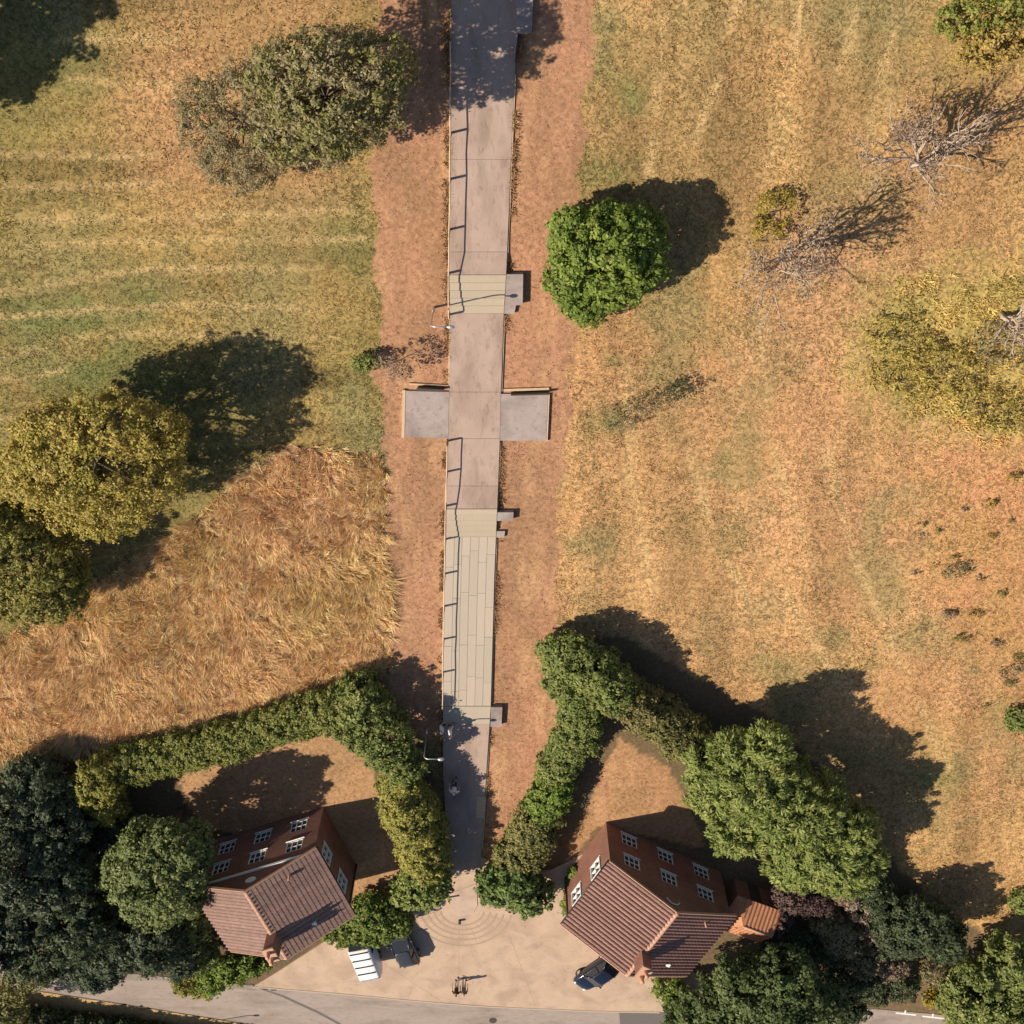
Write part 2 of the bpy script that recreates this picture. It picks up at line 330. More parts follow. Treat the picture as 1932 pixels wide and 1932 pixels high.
    st = np.clip((fbm(x*3.2, y*.5, 2.0, 61, 3)-.5)*5, 0, 1)*np.clip((n2-.35)*3, 0, 1)*(kind == 2)
    c += (np.array([.46,.27,.14])-c)*(st*.7)[..., None]
    gs = np.clip((n1-.55)*4, 0, 1)*(kind == 2)*.5
    c += (np.array([.27,.165,.07])-c)*gs[..., None]
    put(in_poly(x, y, VERGE), (.50,.33,.15), (.42,.27,.12), n2, 2)
    return c, kind

ax = np.r_[-900,-300,-120,-70, np.arange(-50,50.01,.25), 70,120,300,900]
ay = np.r_[-900,-300,-160,-110, np.arange(-92,6.01,.25), 20,60,200,900]
XX, YY = np.meshgrid(ax, ay); nx, ny = len(ax), len(ay)
gc, gk = zone_colour(XX, YY)
soil = np.where((gk == 1)|(gk == 4), .96, np.where(gk == 3, .7, .97))[..., None]
ZZ = (fbm(XX, YY, 5, 77, 3)-.5)*.05
ZZ[(np.abs(XX) > 52)|(YY < -93)|(YY > 7)] = 0
ii = np.arange(nx*ny).reshape(ny, nx)
gf = np.stack([ii[:-1,:-1], ii[:-1,1:], ii[1:,1:], ii[1:,:-1]], -1).reshape(-1, 4)
ground = mesh_np('ground', np.c_[XX.ravel(), YY.ravel(), ZZ.ravel()-.03], gf, M_GROUND, cols=np.concatenate([gc*soil, (np.where(gk == 1, 1., np.where(gk == 4, .8, np.where(gk == 3, .5, .28)))*np.clip(.35+1.1*fbm(XX, YY, 4, 171, 3), .4, 1))[..., None]], -1).reshape(-1, 4), smooth=True)
tag(ground, kind='structure')

# ------------------------------------------------------------------ road, kerb, forecourt
ROAD_UP = [(-500,1775),(-100,1800),(100,1822),(300,1842),(480,1860),(640,1874),(800,1889),(900,1897),(1000,1902),(1120,1907),(1260,1909),(1450,1907),(1640,1903),(1760,1913),(1932,1936),(2200,1985)]
ROAD_LO = [(-500,1800),(-100,1845),(86,1871),(280,1901),(464,1931),(640,1960),(800,1982),(900,1995),(1000,2003),(1120,2010),(1260,2014),(1450,2014),(1640,2012),(1760,2022),(1932,2045),(2200,2090)]
ru, rl = gp(ROAD_UP), gp(ROAD_LO)
rv = np.r_[np.c_[ru, np.full(len(ru), .012)], np.c_[rl, np.full(len(rl), .012)]]
nr = len(ru)
road = mesh_np('road', rv, [(i, nr+i, nr+i+1, i+1) for i in range(nr-1)], M_ASPH); tag(road, kind='structure')
mb = MB(); q = gp([(1168,1908.5),(1262,1909.6),(1330,1909),(1330,2013),(1262,2013.5),(1176,2012)]); mb.add([(x,y,.016) for x,y in q], [tuple(range(6))])
mb.build('tarmac_patch', M_ASPH2, road)
q = gp([(470,1858),(530,1880),(600,1912),(660,1945),(668,1945),(606,1910),(536,1878),(474,1857)]); MB().add([(x,y,.017) for x,y in q], [(0,1,6,7),(1,2,5,6),(2,3,4,5)]).build('painted_wire_shadow', M_ASPH2, road)  # dark strip painting an overhead wire's shadow on the road; no wire is built
for a, b in (((1690,1911),(1728,1915)),((1740,1917),(1782,1922))):
    p, q = g(*a), g(*b); d = (q-p)[:2]/np.linalg.norm((q-p)[:2]); n_ = np.array([-d[1], d[0]])*.07
    MB().add([(p[0]+n_[0],p[1]+n_[1],.0165),(q[0]+n_[0],q[1]+n_[1],.0165),(q[0]-n_[0],q[1]-n_[1],.0165),(p[0]-n_[0],p[1]-n_[1],.0165)], [(0,1,2,3)]).build('white_line', M_LINE, road)
    for t in (.45,):   # the short ticks on the edge line
        m_ = p[:2]+(q-p)[:2]*t; MB().box(m_[0]-.06, m_[0]+.06, m_[1]+.02, m_[1]+.42, .0168, .0172).build('line_tick', M_LINE, road)
for px, py in ((500,1864.5),(516,1866)): p = g(px, py); MB().box(p[0]-.22, p[0]+.22, p[1]-.16, p[1]+.16, .0, .028).build('drain_cover', M_DARK, road)
p = g(930, 1925); MB().tube([(p[0],p[1],0),(p[0],p[1],.024)], .32, 16, smooth=False).build('manhole_cover', M_DARK, road)
# dark gutter along the verge
gl = gp([(60,1867),(86,1871),(280,1901),(464,1931),(640,1960)]); gv = []
for i, p in enumerate(gl): gv += [(p[0], p[1]-.10, .02), (p[0], p[1]+.02, .02)]
MB().add(gv, [(2*i,2*i+1,2*i+3,2*i+2) for i in range(len(gl)-1)]).build('gutter', M_DARK, road)

court = empty('forecourt', (0,0,0)); tag(court, kind='structure')
cp = [(480,1859),(520,1835),(620,1770),(700,1700),(790,1660),(846,1618),(912,1616),(960,1650),(1040,1640),(1120,1600),(1220,1760),(1330,1850),(1340,1907)]+[(1260,1907.4),(1120,1905.2),(1000,1900.2),(900,1895),(800,1887),(640,1872)]
MB().prism([tuple(p) for p in gp(cp)][::-1], -.05, .10).build('paved_surface', M_COURT, court)
ctr = g(872, 1712); 
for k, rad in enumerate((1.75, 2.25, 2.75, 3.3, 3.9)):
    n_ = 26; w_ = .15; v = []
    for i in range(n_+1):
        th = math.pi*1.06+math.pi*.88*i/n_
        for rr in (rad-w_/2, rad+w_/2): v.append((ctr[0]+rr*math.cos(th), ctr[1]+rr*math.sin(th), .106))
    MB().add(v, [(2*i,2*i+1,2*i+3,2*i+2) for i in range(n_)]).build('sett_ring', M_RING, court)
for a in np.linspace(math.pi*1.12, math.pi*1.88, 9):   # radial joints between the rings
    c_, s_ = math.cos(a), math.sin(a); v = [(ctr[0]+c_*r_-s_*t_, ctr[1]+s_*r_+c_*t_, .1045) for r_, t_ in ((1.75,-.02),(3.9,-.02),(3.9,.02),(1.75,.02))]
    MB().add(v, [(0,1,2,3)]).build('joint', M_RING, court)
pad = gp([(849,1684),(899,1665),(901,1706),(893,1720),(868,1728),(850,1716)])
MB().prism([tuple(p) for p in pad], .05, .15).build('entrance_pad', M_PAD, court)
for a, b in (((866,1732),(866,1890)), ((700,1800),(840,1892)), ((960,1760),(1010,1895))):
    p, q = g(*a), g(*b); d = (q-p)[:2]; d /= np.linalg.norm(d); n_ = np.array([-d[1], d[0]])*.02
    MB().add([(p[0]+n_[0],p[1]+n_[1],.1035),(q[0]+n_[0],q[1]+n_[1],.1035),(q[0]-n_[0],q[1]-n_[1],.1035),(p[0]-n_[0],p[1]-n_[1],.1035)], [(0,1,2,3)]).build('joint', M_RING, court)
kerb = empty('kerb', (0,0,0)); tag(kerb, kind='structure')
kl = gp([(478,1860.3),(640,1873.5),(800,1888.5),(900,1896.6),(1000,1901.6),(1120,1906.6),(1260,1908.8)])
seg = np.hypot(*np.diff(kl, axis=0).T); cum = np.r_[0, np.cumsum(seg)]; s_ = 0
while s_+.9 < cum[-1]:
    P = [np.array([np.interp(t, cum, kl[:,0]), np.interp(t, cum, kl[:,1])]) for t in (s_+.006, s_+.894)]
    m_ = (P[0]+P[1])/2; a_ = math.atan2(*(P[1]-P[0])[::-1]); L_ = np.linalg.norm(P[1]-P[0])/2
    if s_ == 0: ks = MB().box(-L_, L_, -.07, .07, -.08, .125).build('kerbstone', M_KERB, kerb, bevel=.012)
    else: ks2 = ks.copy(); COL.objects.link(ks2); ks2.parent = kerb; ks2.name = 'kerbstone'
    o = ks if s_ == 0 else ks2; o.location = (m_[0], m_[1], random.uniform(-.004,.004)); o.rotation_euler = (0,0,a_)
    s_ += .9

# ------------------------------------------------------------------ stepped footpath
EL = [(-60,852),(0,852),(250,851),(500,848),(600,850),(740,848),(830,846),(1000,842),(1150,838),(1330,836),(1450,836),(1640,846)]
ER = [(-60,985),(0,980),(130,972),(200,968),(400,960),(515,955),(600,950),(740,945),(830,943),(960,938),(1080,933),(1330,926),(1450,918),(1550,912),(1640,906)]
xl = lambda py: np.interp(py, [a for a,b in EL], [b for a,b in EL])
xr = lambda py: np.interp(py, [a for a,b in ER], [b for a,b in ER])
ZP = [(-60,.10),(0,.10),(440,.30),(516,.42)]
path = empty('footpath', (0,0,0)); tag(path, kind='structure')
def slab(name, y0, y1, mat, z0, z1, n=8, fa=0., fb=1., gap=.0, parent=path, bottom=-.15, bevel=0):
    """piece of the path between two rows, fa..fb across its width, height z0 at y0 to z1 at y1"""
    v = []
    for i in range(n+1):
        py = y0+(y1-y0)*i/n; z = z0+(z1-z0)*i/n
        a, b = xl(py), xr(py); p = g(a+(b-a)*fa, py); q = g(a+(b-a)*fb, py)
        p[0] += gap; q[0] -= gap
        dy = gap if i == 0 else (-gap if i == n else 0)
        v += [(p[0],p[1]-dy,z),(q[0],q[1]-dy,z),(p[0],p[1]-dy,bottom),(q[0],q[1]-dy,bottom)]
    f = []
    for i in range(n):
        o = 4*i; f += [(o,o+1,o+5,o+4),(o+2,o+6,o+7,o+3),(o,o+4,o+6,o+2),(o+1,o+3,o+7,o+5)]
    f += [(0,2,3,1),(4*n,4*n+1,4*n+3,4*n+2)]
    return MB().add(v, f).build(name, mat, parent, bevel)
slab('ramp_surface', -60, 300, M_PATH, .06, .10)
slab('ramp_surface', 300.3, 474, M_PATH, .10, .14, gap=.004)
slab('ramp_surface', 474.3, 515, M_PATH, .14, .40, 4, gap=.004)
TW = 5
for i in range(TW):                                   # upper flight
    slab('step_tread', 515+i*75/TW+.4, 515+(i+1)*75/TW, M_STEP, .42-i*.06, .415-i*.06, 1, gap=.008)
slab('ramp_surface', 590.6, 738, M_PATH, .12, .13)
slab('ramp_surface', 738.4, 826, M_PATH, .14, .14, 4, gap=.004)
slab('ramp_surface', 826.4, 915, M_PATH, .14, .15, gap=.004)
slab('ramp_surface', 915.3, 955, M_PATH, .15, .38, 4, gap=.004)
for i in range(TW):                                   # lower flight
    slab('step_tread', 955.4+i*55/TW+.3, 955.4+(i+1)*55/TW, M_STEP, .40-i*.05, .397-i*.05, 1, gap=.008)
cuts = [0, .17, .325, .49, .665, .83, 1.0]            # boardwalk of wide boards
for c in range(6):
    ys = [1011]+sorted(1011+318*(k+.5+random.uniform(-.22,.22))/4 for k in range(4))+[1329]
    for a, b in zip(ys[:-1], ys[1:]):
        za = .14+(a-1011)/318*.06; zb = .14+(b-1011)/318*.06; j = random.uniform(-.006,.006)
        slab('board', a, b, M_PLANK, za+j, zb+j, 3, cuts[c], cuts[c+1], gap=.009)
slab('boardwalk_bearer', 1011, 1329, M_DARK, .10, .155, 8, .005, .995, gap=.01)
slab('landing_surface', 1329.5, 1362, M_PLANK, .22, .22, 2, gap=.004)
slab('ramp_surface', 1362.4, 1640, M_PATH, .16, .118, gap=.004)
def block(name, pts, z, mat, bottom=-.15, bevel=0):
    return MB().prism([tuple(p) for p in gp(pts)], bottom, z).build(name, mat, path, bevel)
block('landing_wing', [(955.6,514),(987,514),(986,572),(952.4,572)], .43, M_PAVE)
block('landing_wing', [(952.0,573),(974,573),(970,590),(951.0,590)], .22, M_PAVE)
block('landing_wing', [(938.6,962),(969,962),(968,978),(938.0,978)], .38, M_PAVE)
block('landing_wing', [(937.0,1000),(953,1000),(951,1012),(936.6,1012)], .18, M_PAVE)
block('landing_wing', [(926.8,1329),(948,1329),(946,1366),(925.2,1366)], .36, M_PAVE)
block('landing_wing', [(972.4,-60),(1008,-60),(1003,62),(977,62),(970,120),(969.5,120)], .34, M_PAVE)
block('paving_bay', [(766,736),(847.6,738),(845.8,826),(764,823)], .125, M_PAVE)
block('paving_bay', [(945.4,742),(1034,742),(1030,830),(943.4,830)], .125, M_PAVE)
for pts in ([(760,734),(765.4,735),(763.4,824),(758,824)], [(1034.6,742),(1037,742),(1033,831),(1030.6,831)]): block('bay_edging', pts, .15, M_EDGE)
for pts in ([(790,727),(838,730),(838,734.5),(786,733)], [(964,739.5),(1036,736.5),(1036,740),(964,741.6)]):
    block('retaining_sleeper', pts, .50, M_DARK, bevel=.01)
for pts in ([(772,722),(846,726),(846,729),(772,725)], [(950,733),(1036,730.5),(1036,735.6),(950,737)]): block('sleeper_cap', pts, .10, M_EDGE)
for side in (0, 1):                                   # narrow edging boards beside the path, with gaps at landings
    spans = [(20,290),(292,512),(592,734),(830,950),(1012,1170),(1172,1326)] if side == 0 else [(140,300),(302,510),(594,738),(834,956),(1016,1180),(1182,1324),(1372,1500),(1502,1600)]
    for y0, y1 in spans:
        v = []; n_ = 6
        for i in range(n_+1):
            py = y0+(y1-y0)*i/n_; e = xl(py) if side == 0 else xr(py); s = -1 if side == 0 else 1
            p = g(e+s*.3, py); q = g(e+s*2.6, py); h = .05+.03*vnoise(p[0]*7, p[1]*7, 1, 3)
            v += [(p[0],p[1],h),(q[0],q[1],h),(p[0],p[1],-.15),(q[0],q[1],-.15)]
        f = []
        for i in range(n_):
            o = 4*i; f += [(o,o+1,o+5,o+4),(o+2,o+6,o+7,o+3),(o,o+4,o+6,o+2),(o+1,o+3,o+7,o+5)]
        MB().add(v, f+[(0,2,3,1),(4*n_,4*n_+1,4*n_+3,4*n_+2)]).build('edging_board', M_EDGE, path)
block('gate_slab', [(900,1500),(917,1500),(914,1540),(898,1540)], .185, M_EDGE)

# handrails along the left edge
def railing(label, posts, h=1.02):
    base = g(*posts[len(posts)//2]); e = empty('handrail', tuple(base)); tag(e, label, 'handrail', 'handrails beside the stepped path')
    tops = []
    for i, (px, py) in enumerate(posts):
        p = g(px, py)-base; jx = random.uniform(-.02,.02)
        MB().add([(p[0]+a*.06, p[1]+b*.06, z) for z in (-.1, .95) for a,b in ((-1,-1),(1,-1),(1,1),(-1,1))]+[(p[0]+jx,p[1],h+.02)],
                 [(0,1,5,4),(1,2,6,5),(2,3,7,6),(3,0,4,7),(3,2,1,0),(4,5,8),(5,6,8),(6,7,8),(7,4,8)]).build('post', M_POST, e)
        tops.append((p[0]+.0, p[1], h+random.uniform(-.015,.015)))
    for a, b in zip(tops[:-1], tops[1:]):
        m_ = tuple((u+v)/2 for u, v in zip(a, b)); m_ = (m_[0]+random.uniform(-.03,.03), m_[1], m_[2]-.03)
        MB().tube([a, m_, b], .038, 6).build('rail', M_RAIL, e)
    return e
railing('pale wooden handrail on thin posts beside the upper ramp, ending at the upper steps', [(851,78),(851,165),(851,250),(850,337),(848.5,432),(847.5,512),(848,592)])
railing('pale wooden handrail on thin posts from the paved cross bays down the boardwalk', [(845,830),(844,888),(842,950),(841,1015),(839.5,1080),(838.5,1141),(837.5,1203),(836.5,1265),(836,1323)])

# lamp posts with a bent arm
def lamp(label, px, py, h=3.9, arm=1.0, rz=0.):
    e = empty('street_lamp', tuple(g(px, py)), rz); tag(e, label, 'lamp post', 'slim lamp posts')
    MB().tube([(0,0,-.1),(0,0,.9)], .075, 8).build('base', M_METAL, e)
    pts = [(0,0,.85),(0,0,h-.35)]+[(arm*.35*(1-math.cos(t)), 0, h-.35+.35*math.sin(t)) for t in np.linspace(.3,1.5,5)]+[(arm,0,h+.02)]
    MB().tube(pts, .042, 8).build('pole', M_METAL, e)
    hd = MB(); hd.tube([(arm-.05,0,h+.02),(arm+.08,0,h+.03),(arm+.28,0,h+.03),(arm+.42,0,h+.01)], [.05,.12,.12,.04], 10); hd.build('lamp_head', M_METAL, e)
    MB().tube([(arm+.18,0,h-.11),(arm+.18,0,h-.05)], [.07,.1], 10).build('lens', M_LAMP, e)
lamp('slim pale grey lamp post standing left of the upper steps', 819, 580)
lamp('slim pale grey lamp post in the hedge shade by the end of the boardwalk', 806, 1371, 3.75)
lamp('slim lamp post at the roadside, its base at the bottom edge', 377, 1931, 3.9, .5)
e = empty('bollard', tuple(g(867.5,1734.5)[:2])+(.1,)); tag(e, 'short dark bollard in front of the paved entrance pad', 'bollard')
MB().tube([(0,0,-.05),(0,0,.34),(0,0,.4)], [.11,.11,.08], 10).build('body', M_BLACK, e); MB().tube([(0,0,.24),(0,0,.29)], .116, 10).build('band', M_METAL, e)
# gate posts at the entrance
for px, py, lb in ((905,1681,'slim timber gate post beside the right hedge at the forecourt entrance'),(848,1690,'slim timber gate post beside the left hedge at the forecourt entrance')):
    e = empty('gate_post', tuple(g(px,py)[:2])+(.1,)); tag(e, lb, 'post', 'posts at the forecourt entrance')
    MB().box(-.07,.07,-.07,.07,-.1,.72).build('shaft', M_POST, e); MB().add([(-.09,-.09,.72),(.09,-.09,.72),(.09,.09,.72),(-.09,.09,.72),(0,0,.8)],[(3,2,1,0),(0,1,4),(1,2,4),(2,3,4),(3,0,4)]).build('cap', M_RAIL, e)

# ------------------------------------------------------------------ grass
PATHPOLY = np.array([g(xl(y)-3,y)[:2] for y in range(-60,1641,50)]+[g(xr(y)+3,y)[:2] for y in range(1640,-61,-50)])
BAYS = [gp([(757,722),(1040,722),(1040,834),(757,834)]), gp([(930,508),(992,508),(992,594),(930,594)]), gp([(930,958),(974,958),(974,1016),(930,1016)]), gp([(920,1324),(952,1324),(952,1370),(920,1370)]), gp([(940,-60),(1014,-60),(1008,66),(980,66),(960,130)])]
PAVED = [gp(cp), np.r_[ru, rl[::-1]]]
def no_grass(x, y):
    m = in_poly(x, y, PATHPOLY)
    for p in BAYS+PAVED: m |= in_poly(x, y, p)
    return m
def blades(x, y, h, w, lean, per, col, name, mat=M_GRASS, flow=None, spread=.06):
    n = len(x); N = n*per
    bx = np.repeat(x, per)+rng.normal(0, spread, N); by = np.repeat(y, per)+rng.normal(0, spread, N)
    hh = np.repeat(h, per)*rng.uniform(.6, 1.25, N); th = rng.uniform(0, 2*math.pi, N)
    ln = hh*lean*rng.uniform(.3, 1.3, N)
    tx = bx+np.cos(th)*ln; ty = by+np.sin(th)*ln
    if flow is not None: tx += np.repeat(flow[0], per)*hh; ty += np.repeat(flow[1], per)*hh
    wd = np.repeat(w, per)*rng.uniform(.7, 1.3, N) if hasattr(w, '__len__') else w*rng.uniform(.7, 1.3, N)
    ph = rng.uniform(0, 2*math.pi, N)
    dx, dy = np.cos(ph)*wd/2, np.sin(ph)*wd/2
    V = np.empty((N, 3, 3)); V[:,0] = np.c_[bx-dx, by-dy, np.full(N, -.04)]; V[:,1] = np.c_[bx+dx, by+dy, np.full(N, -.04)]; V[:,2] = np.c_[tx, ty, hh]
    c = np.repeat(col, per, 0)*rng.uniform(.72, 1.3, (N,1))
    C = np.repeat(c, 3, 0)
    return mesh_np(name, V.reshape(-1,3), np.arange(3*N).reshape(N,3), mat, cols=np.clip(C, 0, .9))
def scatter(n, x0=-46, x1=46, y0=-86, y1=0):
    x = rng.uniform(x0, x1, n); y = rng.uniform(y0, y1, n)
    vis = np.abs(x) < 30+(-y)*.19
    return x[vis], y[vis]
# short field
x, y = scatter(150000); c, k = zone_colour(x, y)
m = (k == 1) & ~no_grass(x, y) & (rng.random(len(x)) < .35+.6*vnoise(x, y, 1.1, 93))
x, y, c = x[m], y[m], c[m]; h = .045+.06*vnoise(x, y, 3, 8)
sel = rng.random(len(x)); f_ = np.where(sel[:,None] < .30, np.array([.55,.66,.60]), np.where(sel[:,None] < .8, np.array([1.12,1.18,1.3]), np.array([1.45,1.5,1.6])))
fl = blades(x, y, h, .06, 2.3, 4, c*f_, 'field_grass', spread=.09)
tag(fl, 'short dry golden and olive grass of the mown fields', 'grass', kind='stuff')
# worn strips and garden lawns
x, y = scatter(60000); c, k = zone_colour(x, y); m = (k == 2) & ~no_grass(x, y)
bl = blades(x[m], y[m], .025+.03*vnoise(x[m], y[m], 2, 9), .05, 2.2, 4, c[m]*(.95+.55*vnoise(x[m], y[m], .8, 18))[:,None], 'worn_grass')
tag(bl, 'sparse reddish worn grass beside the path and on the garden lawns', 'grass', kind='stuff')
# grass creeping over the path edges
ey = rng.uniform(-40, 1600, 5200); es = rng.random(5200) < .5; ew = rng.normal(0, 1, 5200)
ep = np.array([g(xl(a) if b else xr(a), a)[:2] for a, b in zip(ey, es)]); ep[:,0] += np.where(es, -1, 1)*(.12+.12*ew)
kp = fbm(ep[:,0], ep[:,1], 1.5, 211, 3) > .47; ep = ep[kp]; bad = np.zeros(len(ep), bool)
for p_ in BAYS: bad |= in_poly(ep[:,0], ep[:,1], p_)
ep = ep[~bad]; ec = np.array([.46,.28,.14])*rng.uniform(.6, 1.25, (len(ep),1))
eg = blades(ep[:,0], ep[:,1], .09+.10*rng.random(len(ep)), .06, 1.2, 6, ec, 'path_edge_grass', spread=.07)
tag(eg, 'straw coloured grass creeping over both edges of the stepped path', 'grass', kind='stuff')
# tall hay
x, y = scatter(120000, -46, -6, -66, -30); c, k = zone_colour(x, y); m = (k == 3)
x, y, c = x[m], y[m], c[m]; n_t = len(x)//7; ci = rng.integers(0, len(x), n_t)      # tuft centres; stalks splay out from them
tx_, ty_ = x[ci], y[ci]; ta = fbm(tx_, ty_, 2.2, 55, 3)*9; th_ = rng.uniform(.30, .62, n_t); tb_ = rng.choice([.70,.95,1.05,1.2,1.45], n_t); per_ = 4
x = np.repeat(tx_, per_)+rng.normal(0, .13, n_t*per_); y = np.repeat(ty_, per_)+rng.normal(0, .13, n_t*per_)
ox, oy = (x-np.repeat(tx_, per_))*4.2, (y-np.repeat(ty_, per_))*4.2; a = np.repeat(ta, per_)
c = np.repeat(c[ci], per_, 0)*np.repeat(tb_, per_)[:,None]; c = c*np.where(np.repeat(tb_, per_)[:,None] < .7, np.array([.85,1.,.8]), 1.)
hay = blades(x, y, np.repeat(th_*.8, per_), .05, .7, 7, c*1.32, 'tall_hay_grass', flow=(np.cos(a)*.8+ox, np.sin(a)*.8+oy), spread=.06)
tag(hay, 'tall straw coloured hay grass leaning in tufts, left of the path', 'grass', kind='stuff')
# yellow scrub undergrowth
x, y = scatter(45000, 14, 46, -40, 0); c, k = zone_colour(x, y); m = (k == 4) & (rng.random(len(x)) < .15+.75*vnoise(x, y, 1.3, 29))
sc_ = blades(x[m], y[m], .10+.18*vnoise(x[m], y[m], 1.2, 29), .10, 1.6, 6, c[m]*(.9+.8*vnoise(x[m], y[m], .9, 19))[:,None], 'yellow_scrub', spread=.14)
tag(sc_, 'low yellow scrub growing over the right edge of the field', 'scrub', kind='stuff')

# ------------------------------------------------------------------ trees, shrubs, hedges
def unit(v): return v/np.maximum(np.linalg.norm(v, axis=-1, keepdims=True), 1e-9)
def crown_points(lobes, rc, leaf, cover, seed, gaps=0., low=-.75):
    """lobes: (centre xyz, radii xyz).  Returns leaf positions, outward normals, clump tint"""
    r_ = np.random.default_rng(seed); sd = seed; P = []; N = []; T = []; D = []
    for c, rad in lobes:
        rad = np.array(rad, float); area = 4*math.pi*(np.mean(rad**1.6))**(2/1.6)
        K = max(12, int(area/(rc*rc)*1.25)); u = unit(r_.normal(size=(K,3)))
        u = u[u[:,2] > low]; u = u[r_.random(len(u)) > gaps]; K = len(u)
        shell = r_.uniform(.66, 1.04, (K,1)); spr = r_.random((K,1)) < .22; shell = np.where(spr, r_.uniform(1.0, 1.27, (K,1)), shell)
        q = c+u*rad*shell; ok = q[:,2] > rc*.2; q = q[ok]; spr = spr[ok]; u = unit((q-c)/rad)
        for c2, rad2 in lobes:
            if c2 is c or len(q) == 0: continue
            out = np.linalg.norm((q-c2)/np.array(rad2), axis=1) > .70
            q = q[out]; u = u[out]; spr = spr[out]
        K = len(q)
        if not K: continue
        per = max(5, int(cover*4*math.pi*rc*rc*.5/(leaf*leaf)))
        cr = rc*(r_.uniform(.5, 1.2, (K,1))*np.where(spr, .55, 1.))[:,:,None]; w = unit(r_.normal(size=(K,per,3))+u[:,None]*.5)
        sh = r_.uniform(.2, 1.0, (K,per,1))**.55*(1+.35*(r_.random((K,per,1)) < .12))
        p = q[:,None]+w*cr*sh
        n = unit(w*.7+u[:,None]*.4+np.array([0,0,.5])+r_.normal(size=(K,per,3))*.5)
        lowf = .5+.5*np.sin(q[:,0]*.9+sd*1.7)*np.sin(q[:,1]*.8+sd)*np.cos(q[:,2]*.9+sd*.3)
        t = .40*r_.random((K,1))+.28*lowf[:,None]+.32*r_.random((K,per))
        P.append(p.reshape(-1,3)); N.append(n.reshape(-1,3)); T.append(t.ravel()); D.append(w.reshape(-1,3)*.6+np.repeat(u, per, 0))
    return np.concatenate(P), np.concatenate(N), np.concatenate(T), np.concatenate(D)
def leaf_mesh(name, P, N, T, D, leaf, aspect, cols, parent, seed, spray=0.):
    r_ = np.random.default_rng(seed+5); n = len(P)
    t = r_.normal(size=(n,3)); t = t*(1-spray)+D*spray*2.2
    t = unit(t-N*np.sum(t*N, 1, keepdims=True)); b = np.cross(N, t)
    L = leaf*r_.uniform(.65, 1.35, (n,1))*math.sqrt(aspect); W = leaf*r_.uniform(.65, 1.25, (n,1))/math.sqrt(aspect)
    V = np.stack([P-t*L*.5, P+b*W*.5-N*W*.12, P+t*L*.55, P-b*W*.5-N*W*.12], 1)
    V[...,2] = np.maximum(V[...,2], .01)
    c = np.array(cols)*1.28; k = np.clip(T, 0, .999)*(len(c)-1); i = k.astype(int); f = (k-i)[:,None]
    C = (c[i]*(1-f)+c[i+1]*f)*r_.uniform(.70, 1.34, (n,1))
    return mesh_np(name, V.reshape(-1,3), np.arange(4*n).reshape(n,4), M_LEAF, parent, np.repeat(C, 4, 0))
SEED = [100]
def plant(name, label, cat, lobes_px, leaf=.2, aspect=1.5, cover=1.0, rc=.7, cols=((.06,.09,.025),(.10,.13,.03)), trunk=.2, gaps=0., spray=0., group=None, crown='crown', base=None, low=-.75, twigs=0, lobes_w=None):
    SEED[0] += 13; sd = SEED[0]; r_ = random.Random(sd)
    lobes = lobes_w or [(g(px, py, z), (rx, ry, rz)) for px, py, z, rx, ry, rz in lobes_px]
    b = np.array(base) if base is not None else np.array([lobes[0][0][0], lobes[0][0][1], 0.]); b[2] = 0
    e = empty(name, tuple(b)); tag(e, label, cat, group)
    L2 = [(c-b, rd) for c, rd in lobes]
    P, N, T, D = crown_points(L2, rc, leaf, cover, sd, gaps, low)
    leaf_mesh(crown, P, N, T, D, leaf, aspect, cols, e, sd, spray)
    tb = MB(); top = L2[0][0]
    if trunk:
        mid = top*.5+np.array([r_.uniform(-.2,.2), r_.uniform(-.2,.2), 0]); fork = np.array([top[0]*.6, top[1]*.6, top[2]*.62])
        tb.tube([(0,0,-.15),(0,0,.25),tuple(np.array([mid[0]*.5,mid[1]*.5,fork[2]*.5])),tuple(fork)], [trunk*1.5,trunk*1.1,trunk*.9,trunk*.75], 8)
        for c, rd in L2:
            m_ = fork*.5+c*.5+np.array([0,0,.15]); tb.tube([tuple(fork), tuple(m_), tuple(c)], [trunk*.6,trunk*.4,trunk*.22], 6)
            for k in range(5+twigs):
                d = np.array([r_.gauss(0,1), r_.gauss(0,1), r_.uniform(-.2,1)]); d /= np.linalg.norm(d); t_ = c+d*np.array(rd)*r_.uniform(.7,1.02)
                tb.tube([tuple(m_*.4+c*.6), tuple((c+t_)/2+np.array([0,0,.1])), tuple(t_)], [trunk*.24,trunk*.14,trunk*.05], 5, cap=False)
        tb.build('trunk', M_BARK, e)
    return e
